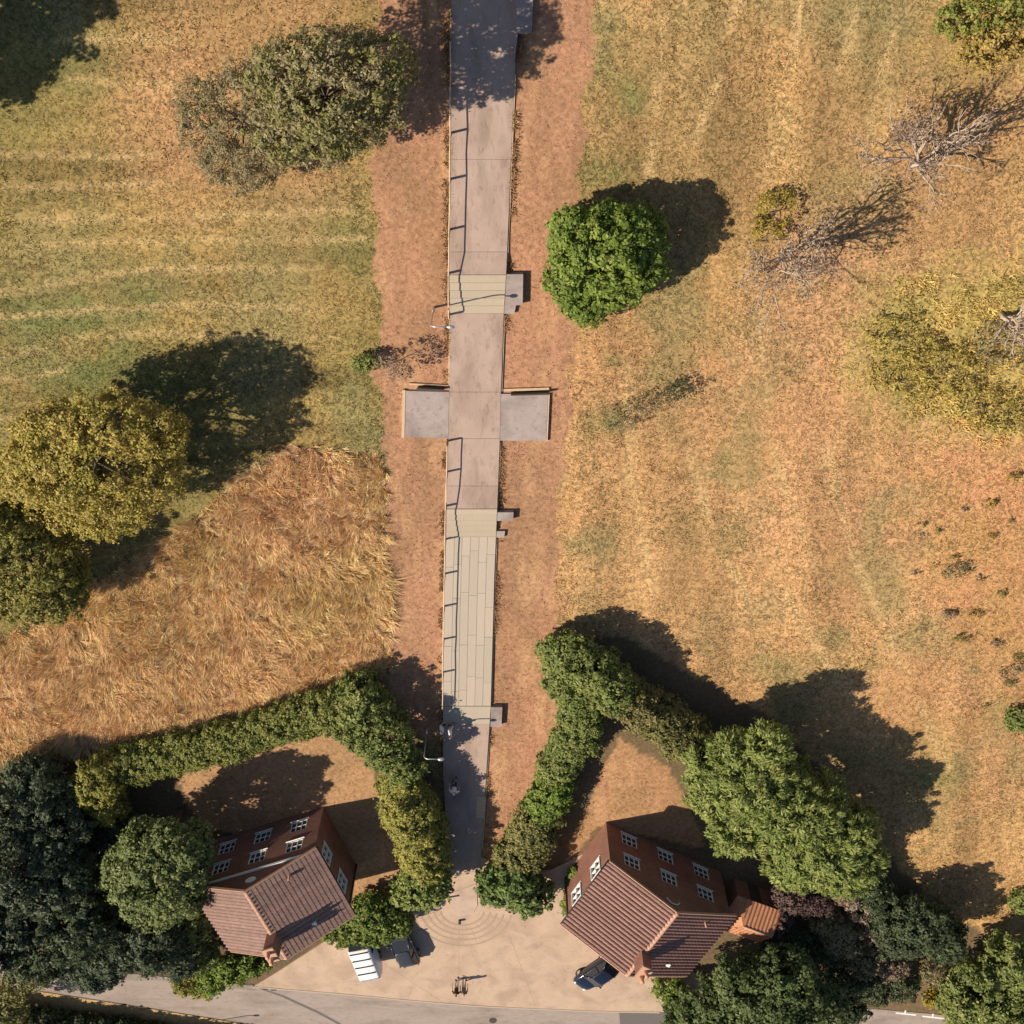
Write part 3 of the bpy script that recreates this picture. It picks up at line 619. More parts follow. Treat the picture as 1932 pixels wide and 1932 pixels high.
def hedge(label, pts, leaf=.16, rc=.45, cols=None, cover=1.0, spray=0., aspect=1.6, group='hedges round the gardens', cat='hedge', name='hedge'):
    """pts: (px, py, top height, half width) along the visible top of the hedge"""
    lobes = []; rr = random.Random(int(pts[0][0]*7+pts[0][1]))
    W = [(g(px, py, zt*.8), zt, hw) for px, py, zt, hw in pts]
    for (a, za, ha), (b, zb, hb) in zip(W[:-1], W[1:]):
        L = np.linalg.norm((b-a)[:2]); n = max(1, int(L/(.46*min(ha, hb))))
        for i in range(n):
            t = i/n; c = a*(1-t)+b*t; z = (za*(1-t)+zb*t)*rr.uniform(.93,1.05); w = (ha*(1-t)+hb*t)*rr.uniform(.86,1.1)
            c = np.array([c[0]+rr.uniform(-.2,.2), c[1]+rr.uniform(-.2,.2), z*.52]); lobes.append((c, (w, w, z*.52)))
    c, z, w = W[-1]; lobes.append((np.array([c[0],c[1],z*.52]), (w, w, z*.5)))
    return plant(name, label, cat, None, leaf, aspect, cover, rc, cols, .09, 0, spray, group, 'foliage', lobes_w=lobes, low=-.6)

OLIVE = ((.08,.092,.03),(.17,.165,.055),(.26,.225,.08))
GREY = ((.12,.11,.055),(.21,.18,.095),(.30,.25,.14))
MIXED = ((.085,.10,.03),(.19,.185,.055),(.23,.19,.115),(.31,.275,.09))
BRIGHT = ((.065,.11,.02),(.14,.195,.036),(.235,.26,.058))
YELL = ((.13,.12,.02),(.26,.215,.032),(.36,.27,.045))
HEDGE = ((.07,.10,.028),(.155,.185,.052),(.25,.255,.085))
HEDGEY = ((.12,.13,.03),(.235,.225,.055),(.34,.29,.075))
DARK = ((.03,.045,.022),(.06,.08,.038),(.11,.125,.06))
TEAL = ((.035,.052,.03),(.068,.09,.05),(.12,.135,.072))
CONIF = ((.085,.115,.03),(.18,.215,.058),(.29,.295,.10))
BROWN = ((.13,.095,.07),(.22,.165,.12),(.32,.25,.19))
DRY = ((.18,.145,.045),(.30,.22,.065),(.38,.27,.09))

plant('tree', 'big spreading olive green tree by the top of the path, its shadow across the path', 'tree',
      [(615,185,7.0,2.6,2.5,2.1),(680,215,5.8,2.0,1.6,1.7),(550,135,6.4,2.0,1.6,1.7),(545,240,5.4,2.0,1.7,1.6),(610,110,6.8,2.2,1.4,1.6),(600,275,4.4,1.7,1.1,1.3),(700,150,7.0,1.8,1.7,1.6),(730,120,6.2,1.5,1.3,1.4)], .155, 1.9, .60, .5, MIXED, .26, .36, base=g(610,165), twigs=14)
plant('tree', 'thin grey green tree, half bare, on the left flank of the big olive tree', 'tree',
      [(455,225,4.2,2.0,2.4,1.7),(430,305,3.2,1.7,1.1,1.2),(490,285,4.0,1.7,1.4,1.4),(385,245,3.0,1.4,2.2,1.2),(480,150,4.2,1.5,1.3,1.2),(375,190,2.8,1.1,1.2,1.0),(465,335,2.8,1.4,.8,1.0)], .11, 2.4, .34, .45, GREY, .11, .42, base=g(460,210), twigs=24)
plant('bush', 'round bright green bush in full leaf right of the upper steps', 'bush',
      [(1145,475,2.9,2.7,2.3,2.5),(1090,450,2.4,1.6,1.5,1.9),(1085,525,2.0,1.7,1.5,1.6),(1195,440,2.5,1.6,1.4,1.9),(1205,505,2.1,1.4,1.2,1.6),(1110,570,1.3,1.3,1.1,1.1),(1160,540,1.8,1.5,1.1,1.4)], .2, 1.5, 1.05, .55, BRIGHT, .2, .10, twigs=4)
plant('tree', 'large yellow green tree at the left edge with a wide broken shadow', 'tree',
      [(180,875,6.0,4.1,3.2,2.4),(85,880,5.4,2.6,2.6,2.0),(270,895,5.2,2.4,2.3,1.9),(200,800,6.2,3.0,1.7,1.9),(190,965,4.4,3.2,1.6,1.6),(110,815,5.6,2.2,1.6,1.7),(290,815,6.0,1.8,1.5,1.5),(35,900,4.6,1.6,1.8,1.5)], .15, 1.6, .62, .5, ((.14,.135,.03),(.29,.25,.048),(.34,.265,.085),(.41,.335,.065)), .33, .33, base=g(205,815))
plant('tree', 'olive bush tree at the left edge below the yellow green tree', 'tree',
      [(40,1070,3.6,3.6,3.3,2.6),(90,1110,3.0,2.4,2.0,2.0),(-30,1000,4.0,3.0,2.6,2.5),(30,1000,3.8,2.0,1.8,2.0)], .165, 1.6, .95, .55, ((.11,.112,.03),(.21,.195,.05),(.30,.255,.075)), .22, .12)
plant('tree', 'tall tree beyond the left edge whose dark shadow crosses the top left corner', 'tree',
      [(-365,75,7.6,3.0,3.6,3.2),(-290,-40,7.4,2.8,3.0,2.8),(-385,175,7.0,2.6,2.8,2.6)], .32, 1.4, .95, .9, DARK, .35)
plant('sapling', 'tiny dark sapling at the edge of the left worn strip', 'sapling', [(683,686,.7,.55,.45,.55),(705,682,.95,.5,.35,.45)], .13, 1.8, .55, .3, HEDGE, .04, .2, base=g(690,690))
plant('sapling', 'thin bare sapling with few leaves just left of the path above the paved bay', 'sapling', [(735,690,1.9,.8,.7,.6),(755,700,1.7,.7,.5,.6)], .11, 2.2, .22, .35, BROWN, .035, .45, base=g(725,690), twigs=8)
plant('shrub', 'sparse wispy grey shrub in the right field beside the cross bays', 'shrub', [(1180,785,.75,1.2,.8,.65),(1215,765,.95,1.0,.6,.6),(1160,800,.6,.8,.5,.5)], .09, 2.8, .13, .3, GREY, .03, .5, twigs=16)
plant('shrub', 'small half bare shrub just behind the wispy grey shrub in the right field', 'shrub', [(1290,735,.8,.9,.5,.5),(1260,750,.6,.7,.4,.4)], .10, 2.4, .22, .3, DARK, .03, .45, twigs=6)
plant('bush', 'small yellow green bush beside the bleached dead tree', 'bush', [(1460,405,.7,1.15,1.2,.6),(1450,438,.5,.9,.6,.45),(1470,378,.6,.9,.6,.5)], .13, 1.8, .24, .38, YELL, .05, .45, twigs=4)
plant('bush', 'low yellow green bush at the top right corner', 'bush', [(1840,25,.7,1.6,.9,.6),(1900,15,.8,1.4,1.0,.7),(1800,45,.6,1.0,.7,.5)], .15, 1.7, .42, .42, ((.09,.12,.025),(.18,.205,.045),(.30,.28,.07)), .06, .32, twigs=6)
plant('bush', 'sprawling yellow bush below the top right corner', 'bush', [(1900,75,.8,1.6,1.0,.7),(1850,95,.6,1.2,.8,.5)], .16, 1.6, .6, .45, DRY, .05, .2)
for i, (px, py, z, r, lb) in enumerate([(1700,640,.8,2.2,'yellow green scrub bush nearest the dead branches on the right'),(1790,700,.9,2.6,'broad yellow scrub bush in the middle of the right hand scrub'),(1860,770,.8,2.3,'yellow scrub bush at the lower end of the right hand scrub'),(1700,720,.6,1.6,'small yellow scrub bush at the left rim of the right hand scrub'),(1900,650,.9,2.2,'greyish scrub bush at the right edge with bare twigs')]):
    plant('bush', lb, 'bush', [(px,py,z*.6,r*.8,r*.6,z*.6),(px+35,py+18,z*.5,r*.5,r*.45,z*.5),(px-30,py-14,z*.5,r*.5,r*.45,z*.5)], .14, 1.9, .24, .35, GREY if i == 4 else ((.20,.175,.05),(.33,.27,.07),(.42,.33,.09)), .05, .55, group='scrub bushes on the right', twigs=6)
wl_ = [('small olive green weed clump in the orange grass at the right','olive weed clumps on the right'),('small straw yellow weed clump in the orange grass at the right','straw yellow weed clumps on the right'),('small withered brown weed clump in the orange grass at the right','brown weed clumps on the right')]
for px, py in [(1745,1010),(1770,1000),(1800,1050),(1830,1075),(1762,1068),(1780,1085),(1850,1090),(1870,1010),(1905,980),(1890,1120),(1840,1160),(1815,1205),(1880,1215),(1920,1240),(1905,1290),(1860,1330),(1730,1080),(1820,960),(1915,900),(1870,950),(1790,1160),(1740,990)]:
    r_ = random.uniform(.16,.36)
    plant('weed_clump', wl_[px%3][0], 'weed', [(px,py,r_*.6,r_*1.3,r_*.7,r_*.6)], .12, 3.0, .4, .2, (((.14,.13,.045),(.22,.19,.07)),DRY,BROWN)[px%3], 0, .3, group=wl_[px%3][1])
for px, py, lb in ((1800,1080,'pale reed like plant tuft among the weeds at the right'),(1905,1270,'larger pale reed like plant tuft near the right edge')):
    plant('reed_tuft', lb, 'plant', [(px,py,.25,.7,.5,.25),(px+14,py-10,.25,.5,.4,.25)], .14, 3.4, .22, .28, GREY, 0, .35)

# dead, bleached trees with their long shadows
def dead_tree(label, px, py, h, seed, lean=(0,0), n1=6, leafn=0):
    r_ = random.Random(seed); e = empty('dead_tree', tuple(g(px, py))); tag(e, label, 'dead tree', 'bleached dead trees on the right')
    tr = MB(); br = MB(); tips = []
    def grow(p, d, L, rad, lv):
        q1 = p+d*L*.5+Vector((r_.gauss(0,1), r_.gauss(0,1), r_.gauss(0,.5)))*L*.06; q2 = p+d*L+Vector((r_.gauss(0,1), r_.gauss(0,1), r_.gauss(0,.5)))*L*.08
        (tr if lv == 0 else br).tube([p, q1, q2], [rad, rad*.8, rad*.55], 6 if lv < 2 else 4, cap=(lv == 0))
        if lv >= 4: tips.append(q2); return
        for k in range(n1 if lv == 0 else r_.choice((2,3,3))):
            nd = (d+Vector((r_.gauss(0,1), r_.gauss(0,1), r_.gauss(0,.35)+(.25 if lv == 0 else .1)))*(.75 if lv == 0 else .5)).normalized()
            st = p.lerp(q2, r_.uniform(.5, 1)) if lv else p.lerp(q2, r_.uniform(.45, 1)); grow(st, nd, L*r_.uniform(.55,.85), rad*.62, lv+1)
    grow(Vector((0,0,-.15)), Vector((lean[0], lean[1], 1)).normalized(), h*.42, .16, 0)
    tr.build('trunk', M_DEAD, e); br.build('branches', M_DEAD, e)
    if leafn and tips:
        rr = np.random.default_rng(seed); t = np.array([tuple(v) for v in tips]); t = t[rr.integers(0, len(t), leafn)]
        P = t+rr.normal(0, .22, t.shape); N = unit(rr.normal(size=t.shape)+np.array([0,0,.5]))
        leaf_mesh('leaves', P, N, rr.random(len(P)), N, .13, 1.8, BROWN, e, seed)
dead_tree('bleached dead tree with spread limbs beside the small yellow bush', 1472, 474, 7.6, 5, (.1,.05), 9, 1500)
dead_tree('bleached dead tree with a dense tangle of twigs further up the right field', 1722, 312, 6.8, 9, (-.3,.1), 12, 1500)
dead_tree('low grey dead thicket tree among the yellow scrub at the right edge', 1890, 590, 3.2, 17, (.1,-.2), 9, 150)

# hedges round the left garden
hedge('long clipped green hedge behind the left garden, below the hay', [(215,1458,2.5,1.15),(380,1420,2.5,1.2),(500,1388,2.6,1.25),(590,1358,2.7,1.3),(650,1338,2.9,1.4)], cols=((.08,.105,.026),(.175,.19,.05),(.28,.265,.08)), leaf=.15)
plant('tree', 'tall dense green shrub tree at the garden corner beside the boardwalk end', 'tree', [(690,1345,2.1,1.9,1.7,1.8),(722,1395,2.4,1.9,1.8,1.9),(680,1300,1.7,1.3,1.0,1.5),(760,1440,2.7,1.5,1.2,1.5),(655,1360,1.9,1.5,1.3,1.5)], .18, 1.6, 1.05, .5, HEDGE, .16, .08)
hedge('yellowing hedge running down beside the shaded path to the forecourt', [(748,1478,3.3,1.4),(764,1535,4.0,1.5),(788,1588,4.2,1.55),(802,1632,4.1,1.5)], cols=HEDGEY, leaf=.18, rc=.6)
plant('bush', 'rounded light green bush ending the left hedge at the forecourt', 'bush', [(797,1668,2.6,1.6,1.4,1.6),(772,1675,2.2,1.2,1.1,1.4),(822,1660,2.4,1.1,1.1,1.4)], .26, 1.3, 1.15, .55, CONIF, .1)
plant('bush', 'spreading green bush above the parked white van', 'bush', [(705,1722,1.7,1.7,1.4,1.4),(740,1735,1.6,1.4,1.2,1.3),(670,1745,1.5,1.4,1.1,1.2),(700,1760,1.3,1.5,.8,1.0),(640,1765,1.1,1.0,.7,.8)], .22, 1.6, 1.1, .5, ((.06,.10,.022),(.13,.17,.038),(.22,.235,.06)), .1)
# woodland mass at the lower left
plant('shrub', 'upright yellow green shrub at the left end of the long hedge', 'shrub', [(190,1470,2.4,1.5,1.5,1.7),(205,1520,2.0,1.3,1.0,1.4),(160,1490,2.2,1.1,1.1,1.4)], .17, 2.2, 1.0, .45, HEDGEY, .1, spray=.4)
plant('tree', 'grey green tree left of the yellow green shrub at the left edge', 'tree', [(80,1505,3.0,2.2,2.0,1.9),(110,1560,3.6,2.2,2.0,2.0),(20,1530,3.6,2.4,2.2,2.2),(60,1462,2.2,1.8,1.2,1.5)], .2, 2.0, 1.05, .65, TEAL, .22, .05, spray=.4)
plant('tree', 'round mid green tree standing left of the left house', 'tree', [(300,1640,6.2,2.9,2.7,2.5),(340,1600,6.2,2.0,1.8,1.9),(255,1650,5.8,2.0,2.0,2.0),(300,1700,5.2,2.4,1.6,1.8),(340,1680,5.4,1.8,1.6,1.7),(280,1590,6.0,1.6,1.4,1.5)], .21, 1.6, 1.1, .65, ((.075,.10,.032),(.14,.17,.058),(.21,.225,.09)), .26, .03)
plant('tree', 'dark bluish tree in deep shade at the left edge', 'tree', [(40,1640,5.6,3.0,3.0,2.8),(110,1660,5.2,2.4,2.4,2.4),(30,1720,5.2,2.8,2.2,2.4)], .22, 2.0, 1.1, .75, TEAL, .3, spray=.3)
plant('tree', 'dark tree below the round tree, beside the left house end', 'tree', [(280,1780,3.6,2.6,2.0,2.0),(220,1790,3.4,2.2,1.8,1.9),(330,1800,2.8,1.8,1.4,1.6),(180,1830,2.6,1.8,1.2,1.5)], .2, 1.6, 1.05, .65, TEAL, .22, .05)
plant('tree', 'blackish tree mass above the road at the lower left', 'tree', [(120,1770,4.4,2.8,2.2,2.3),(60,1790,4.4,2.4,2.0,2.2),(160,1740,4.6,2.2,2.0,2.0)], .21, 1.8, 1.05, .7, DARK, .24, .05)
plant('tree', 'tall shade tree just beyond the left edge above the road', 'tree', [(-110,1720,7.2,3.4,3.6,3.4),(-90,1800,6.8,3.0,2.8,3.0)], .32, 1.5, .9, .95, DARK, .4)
plant('tree', 'thin half bare tree reaching over the road at the lower left corner', 'tree', [(25,1865,3.2,1.3,1.0,1.1),(60,1850,3.0,1.1,.8,.9),(10,1920,3.4,1.6,1.3,1.2)], .19, 1.5, .6, .5, OLIVE, .12, .2, base=g(10,1860), twigs=10)
plant('bush', 'green bush at the front corner of the left house by the road', 'bush', [(440,1828,1.3,1.6,1.2,1.1),(480,1815,1.2,1.1,.9,1.0),(400,1850,1.2,1.2,.9,1.0)], .19, 1.6, 1.1, .45, BRIGHT, .08)
plant('bush', 'yellowish roadside bush left of the green corner bush', 'bush', [(385,1862,1.0,1.1,.7,.9),(350,1855,1.0,1.0,.8,.9)], .17, 1.8, 1.0, .4, HEDGEY, .07)
plant('tree', 'dark green laurel between the left house gable and the trees', 'tree', [(345,1770,2.0,1.5,1.6,1.7),(365,1740,1.8,1.2,1.3,1.5),(380,1800,1.7,1.2,1.2,1.4)], .2, 1.6, 1.0, .5, HEDGE, .1)
# right garden
plant('tree', 'tall dark green shrub at the corner of the right garden hedge', 'tree', [(1078,1235,2.2,1.6,1.3,1.7),(1120,1262,2.5,1.6,1.4,1.8),(1150,1295,2.6,1.4,1.4,1.7),(1060,1275,1.8,1.1,1.4,1.5),(1040,1225,1.4,.8,.8,1.1)], .19, 1.6, 1.15, .55, HEDGE, .14, .03)
hedge('mixed green and russet hedge along the field side of the right garden', [(1150,1310,3.3,1.5),(1210,1345,3.2,1.45),(1260,1375,3.2,1.5),(1300,1410,3.3,1.6)], cols=((.085,.095,.03),(.16,.15,.052),(.24,.19,.085)), leaf=.17)
hedge('green hedge below the corner shrub, along the right worn strip', [(1090,1320,2.6,1.4),(1098,1370,2.5,1.45),(1075,1420,2.5,1.3),(1050,1460,2.4,1.25)], cols=HEDGE, leaf=.17)
hedge('bright green middle part of the hedge beside the right house garden', [(1048,1492,2.4,1.3),(1030,1530,2.4,1.3)], cols=BRIGHT, leaf=.2)
hedge('olive lower part of the hedge left of the right house', [(1015,1560,2.5,1.45),(995,1600,2.6,1.5),(975,1625,2.7,1.5)], cols=OLIVE, leaf=.19, rc=.6)
plant('bush', 'rounded deep green bush ending the right hedge at the forecourt', 'bush', [(965,1665,2.0,1.8,1.6,1.6),(1000,1690,1.7,1.6,1.2,1.4),(930,1668,1.8,1.2,1.2,1.4)], .26, 1.6, 1.15, .55, ((.06,.10,.028),(.115,.165,.045),(.175,.215,.07)), .1)
hedge('low trimmed bright hedge against the left wall of the right house', [(1092,1655,1.3,.55),(1085,1690,1.3,.6),(1078,1718,1.25,.6)], cols=BRIGHT, leaf=.15, rc=.35)
plant('tree', 'large feathery light green conifer sprawling behind the right house', 'tree',
      [(1420,1470,4.4,3.2,2.8,2.6),(1500,1530,4.6,3.4,2.8,2.7),(1560,1600,4.2,2.9,2.6,2.5),(1350,1480,3.6,2.0,2.2,2.2),(1450,1400,4.8,1.3,1.1,1.6),(1380,1410,4.2,1.3,1.1,1.5),(1400,1560,3.6,2.4,1.8,2.0),(1500,1630,3.2,2.2,1.4,1.8),(1600,1560,4.2,1.8,1.6,1.9),(1330,1430,3.2,1.5,1.3,1.7),(1625,1620,3.2,1.6,1.5,1.7),(1590,1655,2.6,1.5,1.1,1.5)], .23, 2.8, 1.15, .6, CONIF, .3, .02, spray=.75)
plant('shrub', 'grey brown withered shrub beside the lower end of the feathery conifer', 'shrub', [(1595,1680,1.7,1.1,1.3,1.2),(1625,1710,1.5,1.0,1.0,1.1),(1600,1640,1.7,.9,.9,1.1)], .15, 1.7, .75, .4, BROWN, .07, .15, twigs=8)
plant('shrub', 'purplish brown bare shrub behind the tiled outbuilding', 'shrub', [(1495,1690,1.7,1.3,1.1,1.2),(1540,1705,1.6,1.2,1.0,1.1),(1465,1735,1.6,1.0,1.2,1.1)], .14, 1.8, .6, .4, ((.06,.035,.035),(.11,.07,.065),(.19,.14,.125)), .07, .2, twigs=10)
plant('shrub', 'grey shrub in shade between the outbuilding and the dark field tree', 'shrub', [(1590,1770,1.8,1.5,1.4,1.3),(1630,1810,1.6,1.5,1.3,1.2),(1560,1740,1.6,1.1,1.0,1.1)], .15, 1.8, .6, .45, GREY, .08, .2, twigs=8)
plant('tree', 'dark green tree at the field corner right of the withered shrub', 'tree', [(1740,1740,3.2,2.0,1.8,1.9),(1780,1770,2.8,1.6,1.5,1.6),(1700,1765,3.0,1.7,1.6,1.7)], .2, 1.6, 1.1, .55, DARK, .18, .04)
plant('shrub', 'pale grey twiggy shrub below the dark field corner tree', 'shrub', [(1765,1835,1.4,1.3,1.0,1.0),(1800,1845,1.2,1.0,.8,.9)], .13, 1.9, .5, .4, GREY, .06, .3, twigs=9)
plant('tree', 'large dark green tree in front of the right house, at the bottom edge', 'tree', [(1440,1890,5.6,3.4,2.8,2.8),(1345,1905,4.6,2.3,2.0,2.2),(1520,1905,5.4,2.6,2.4,2.4),(1400,1850,5.4,2.0,1.6,1.9),(1480,1845,5.6,2.2,1.8,2.0),(1300,1925,3.8,1.7,1.4,1.7)], .23, 1.5, 1.1, .7, ((.04,.065,.022),(.085,.115,.038),(.145,.17,.065)), .34, .04, base=g(1440,1815))
plant('bush', 'green bush under the eaves of the right house beside the forecourt', 'bush', [(1262,1865,1.3,1.1,1.0,1.0),(1280,1895,1.3,1.1,.9,1.0)], .18, 1.6, 1.0, .42, BRIGHT, .07)
plant('tree', 'green tree filling the bottom right corner', 'tree', [(1870,1870,4.0,3.0,2.6,2.6),(1920,1830,3.8,2.4,2.2,2.4),(1830,1905,3.2,2.0,1.6,2.0),(1950,1920,4.0,2.6,2.4,2.4)], .22, 1.5, 1.1, .65, HEDGE, .24, .03)
plant('bush', 'yellow green bush at the left foot of the bottom right tree', 'bush', [(1800,1895,1.0,1.3,.8,.9),(1770,1885,.8,1.0,.6,.7),(1830,1850,1.2,1.2,.9,1.0)], .16, 1.7, .8, .4, YELL, .07, .1)
plant('bush', 'small dark bush overhanging the road between the two bottom trees', 'bush', [(1600,1905,1.5,1.5,1.0,1.2),(1570,1890,1.5,1.2,.9,1.1)], .18, 1.6, 1.0, .45, DARK, .07)
hedge('dark scrub strip running from the feathery conifer down to the field corner tree', [(1630,1640,2.6,1.1),(1645,1690,2.5,1.2),(1668,1730,2.4,1.2),(1690,1760,2.4,1.3)], cols=DARK, leaf=.17)
plant('shrub', 'dark undergrowth shrub below the tiled outbuilding', 'shrub', [(1500,1780,1.6,1.7,1.3,1.3),(1540,1810,1.5,1.6,1.2,1.2),(1460,1790,1.6,1.3,1.1,1.2)], .17, 1.8, .8, .45, DARK, .08, .15, twigs=6)
plant('shrub', 'dark undergrowth shrub in front of the grey shrub near the road', 'shrub', [(1600,1850,1.5,1.8,1.2,1.2),(1650,1865,1.4,1.6,1.0,1.1),(1700,1860,1.4,1.5,1.1,1.1)], .17, 1.8, .8, .45, DARK, .08, .15, twigs=6)
plant('shrub', 'brown twiggy undergrowth between the withered shrub and the dark field corner tree', 'shrub', [(1680,1820,1.4,1.4,1.2,1.1),(1660,1760,1.5,1.2,1.2,1.1)], .14, 1.9, .5, .42, BROWN, .07, .25, twigs=10)
plant('shrub', 'shaded shrub on the garden side of the round tree left of the left house', 'shrub', [(230,1570,1.6,1.7,1.4,1.3),(180,1600,1.8,1.5,1.4,1.4),(150,1560,1.8,1.3,1.2,1.4)], .17, 1.8, .85, .45, TEAL, .08, .1)
plant('shrub', 'shaded shrub between the round tree and the dark tree below it', 'shrub', [(200,1700,2.2,1.6,1.5,1.6),(170,1670,2.2,1.4,1.3,1.6)], .17, 1.8, .85, .45, TEAL, .08, .1)
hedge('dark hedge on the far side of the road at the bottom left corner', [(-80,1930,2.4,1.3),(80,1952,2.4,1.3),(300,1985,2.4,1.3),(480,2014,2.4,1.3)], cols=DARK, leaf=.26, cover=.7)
for px, py, lb in ((1925,1360,'small green bush at the right edge of the field, upper one'),(1930,1700,'small green bush at the right edge of the field, lower one')):
    plant('bush', lb, 'bush', [(px,py,.7,.9,.9,.7)], .16, 1.6, .9, .4, HEDGE, .05, group='small bushes at the right edge')

# ------------------------------------------------------------------ houses
def wall_panel(mb, w, h, holes, T, depth=.14, y=0., gable=None):
    """wall in local u (0..w) and z, outside towards +n; T(u, n, z) -> xyz; holes (u0,u1,z0,z1)"""
    us = sorted({0, w, *[q for a in holes for q in a[:2]]}); zs = sorted({-.2, h, *[q for a in holes for q in a[2:]]})
    for i in range(len(us)-1):
        for j in range(len(zs)-1):
            uc, zc = (us[i]+us[i+1])/2, (zs[j]+zs[j+1])/2
            if any(a[0] < uc < a[1] and a[2] < zc < a[3] for a in holes): continue
            mb.add([T(us[i],0,zs[j]), T(us[i+1],0,zs[j]), T(us[i+1],0,zs[j+1]), T(us[i],0,zs[j+1])], [(0,1,2,3)])
    for u0,u1,z0,z1 in holes:
        for a, b in (((u0,z0),(u1,z0)),((u1,z0),(u1,z1)),((u1,z1),(u0,z1)),((u0,z1),(u0,z0))):
            mb.add([T(a[0],0,a[1]), T(b[0],0,b[1]), T(b[0],-depth,b[1]), T(a[0],-depth,a[1])], [(0,1,2,3)])
    if gable: mb.add([T(0,0,h), T(w,0,h), T(w/2,0,gable)], [(0,1,2)])
def bx(mb, T, u0, u1, n0, n1, z0, z1):
    v = [T(u,n,z) for z in (z0,z1) for u,n in ((u0,n0),(u1,n0),(u1,n1),(u0,n1))]
    mb.add(v, [(3,2,1,0),(4,5,6,7),(0,1,5,4),(1,2,6,5),(2,3,7,6),(3,0,4,7)])
def window(T, u0, u1, z0, z1, parent, proud=.0, cols=3, rows=2, fw=.065):
    fr = MB()
    bx(fr, T, u0+.003, u0+fw, -.12, proud-.02, z0+.003, z1-.003); bx(fr, T, u1-fw, u1-.003, -.12, proud-.02, z0+.003, z1-.003)
    bx(fr, T, u0+fw, u1-fw, -.12, proud-.024, z0+.003, z0+fw); bx(fr, T, u0+fw, u1-fw, -.12, proud-.024, z1-fw, z1-.003)
    f = fr.build('window', M_WHITE, parent)
    gb = MB()
    for k in range(1, cols): uu = u0+(u1-u0)*k/cols; bx(gb, T, uu-.025, uu+.025, -.11, proud-.04, z0+fw, z1-fw)
    for k in range(1, rows): zz = z0+(z1-z0)*k/rows; bx(gb, T, u0+fw, u1-fw, -.108, proud-.044, zz-.025, zz+.025)
    gb.build('glazing_bar', M_WHITE, f)
    p = MB(); p.add([T(u0+fw,-.10,z0+fw), T(u1-fw,-.10,z0+fw), T(u1-fw,-.10,z1-fw), T(u0+fw,-.10,z1-fw)], [(0,1,2,3)]); p.build('pane', M_GLASS, f)
    s = MB(); bx(s, T, u0-.08, u1+.08, 0.002, .07, z0-.06, z0-.012); s.build('sill', M_WHITE, f)
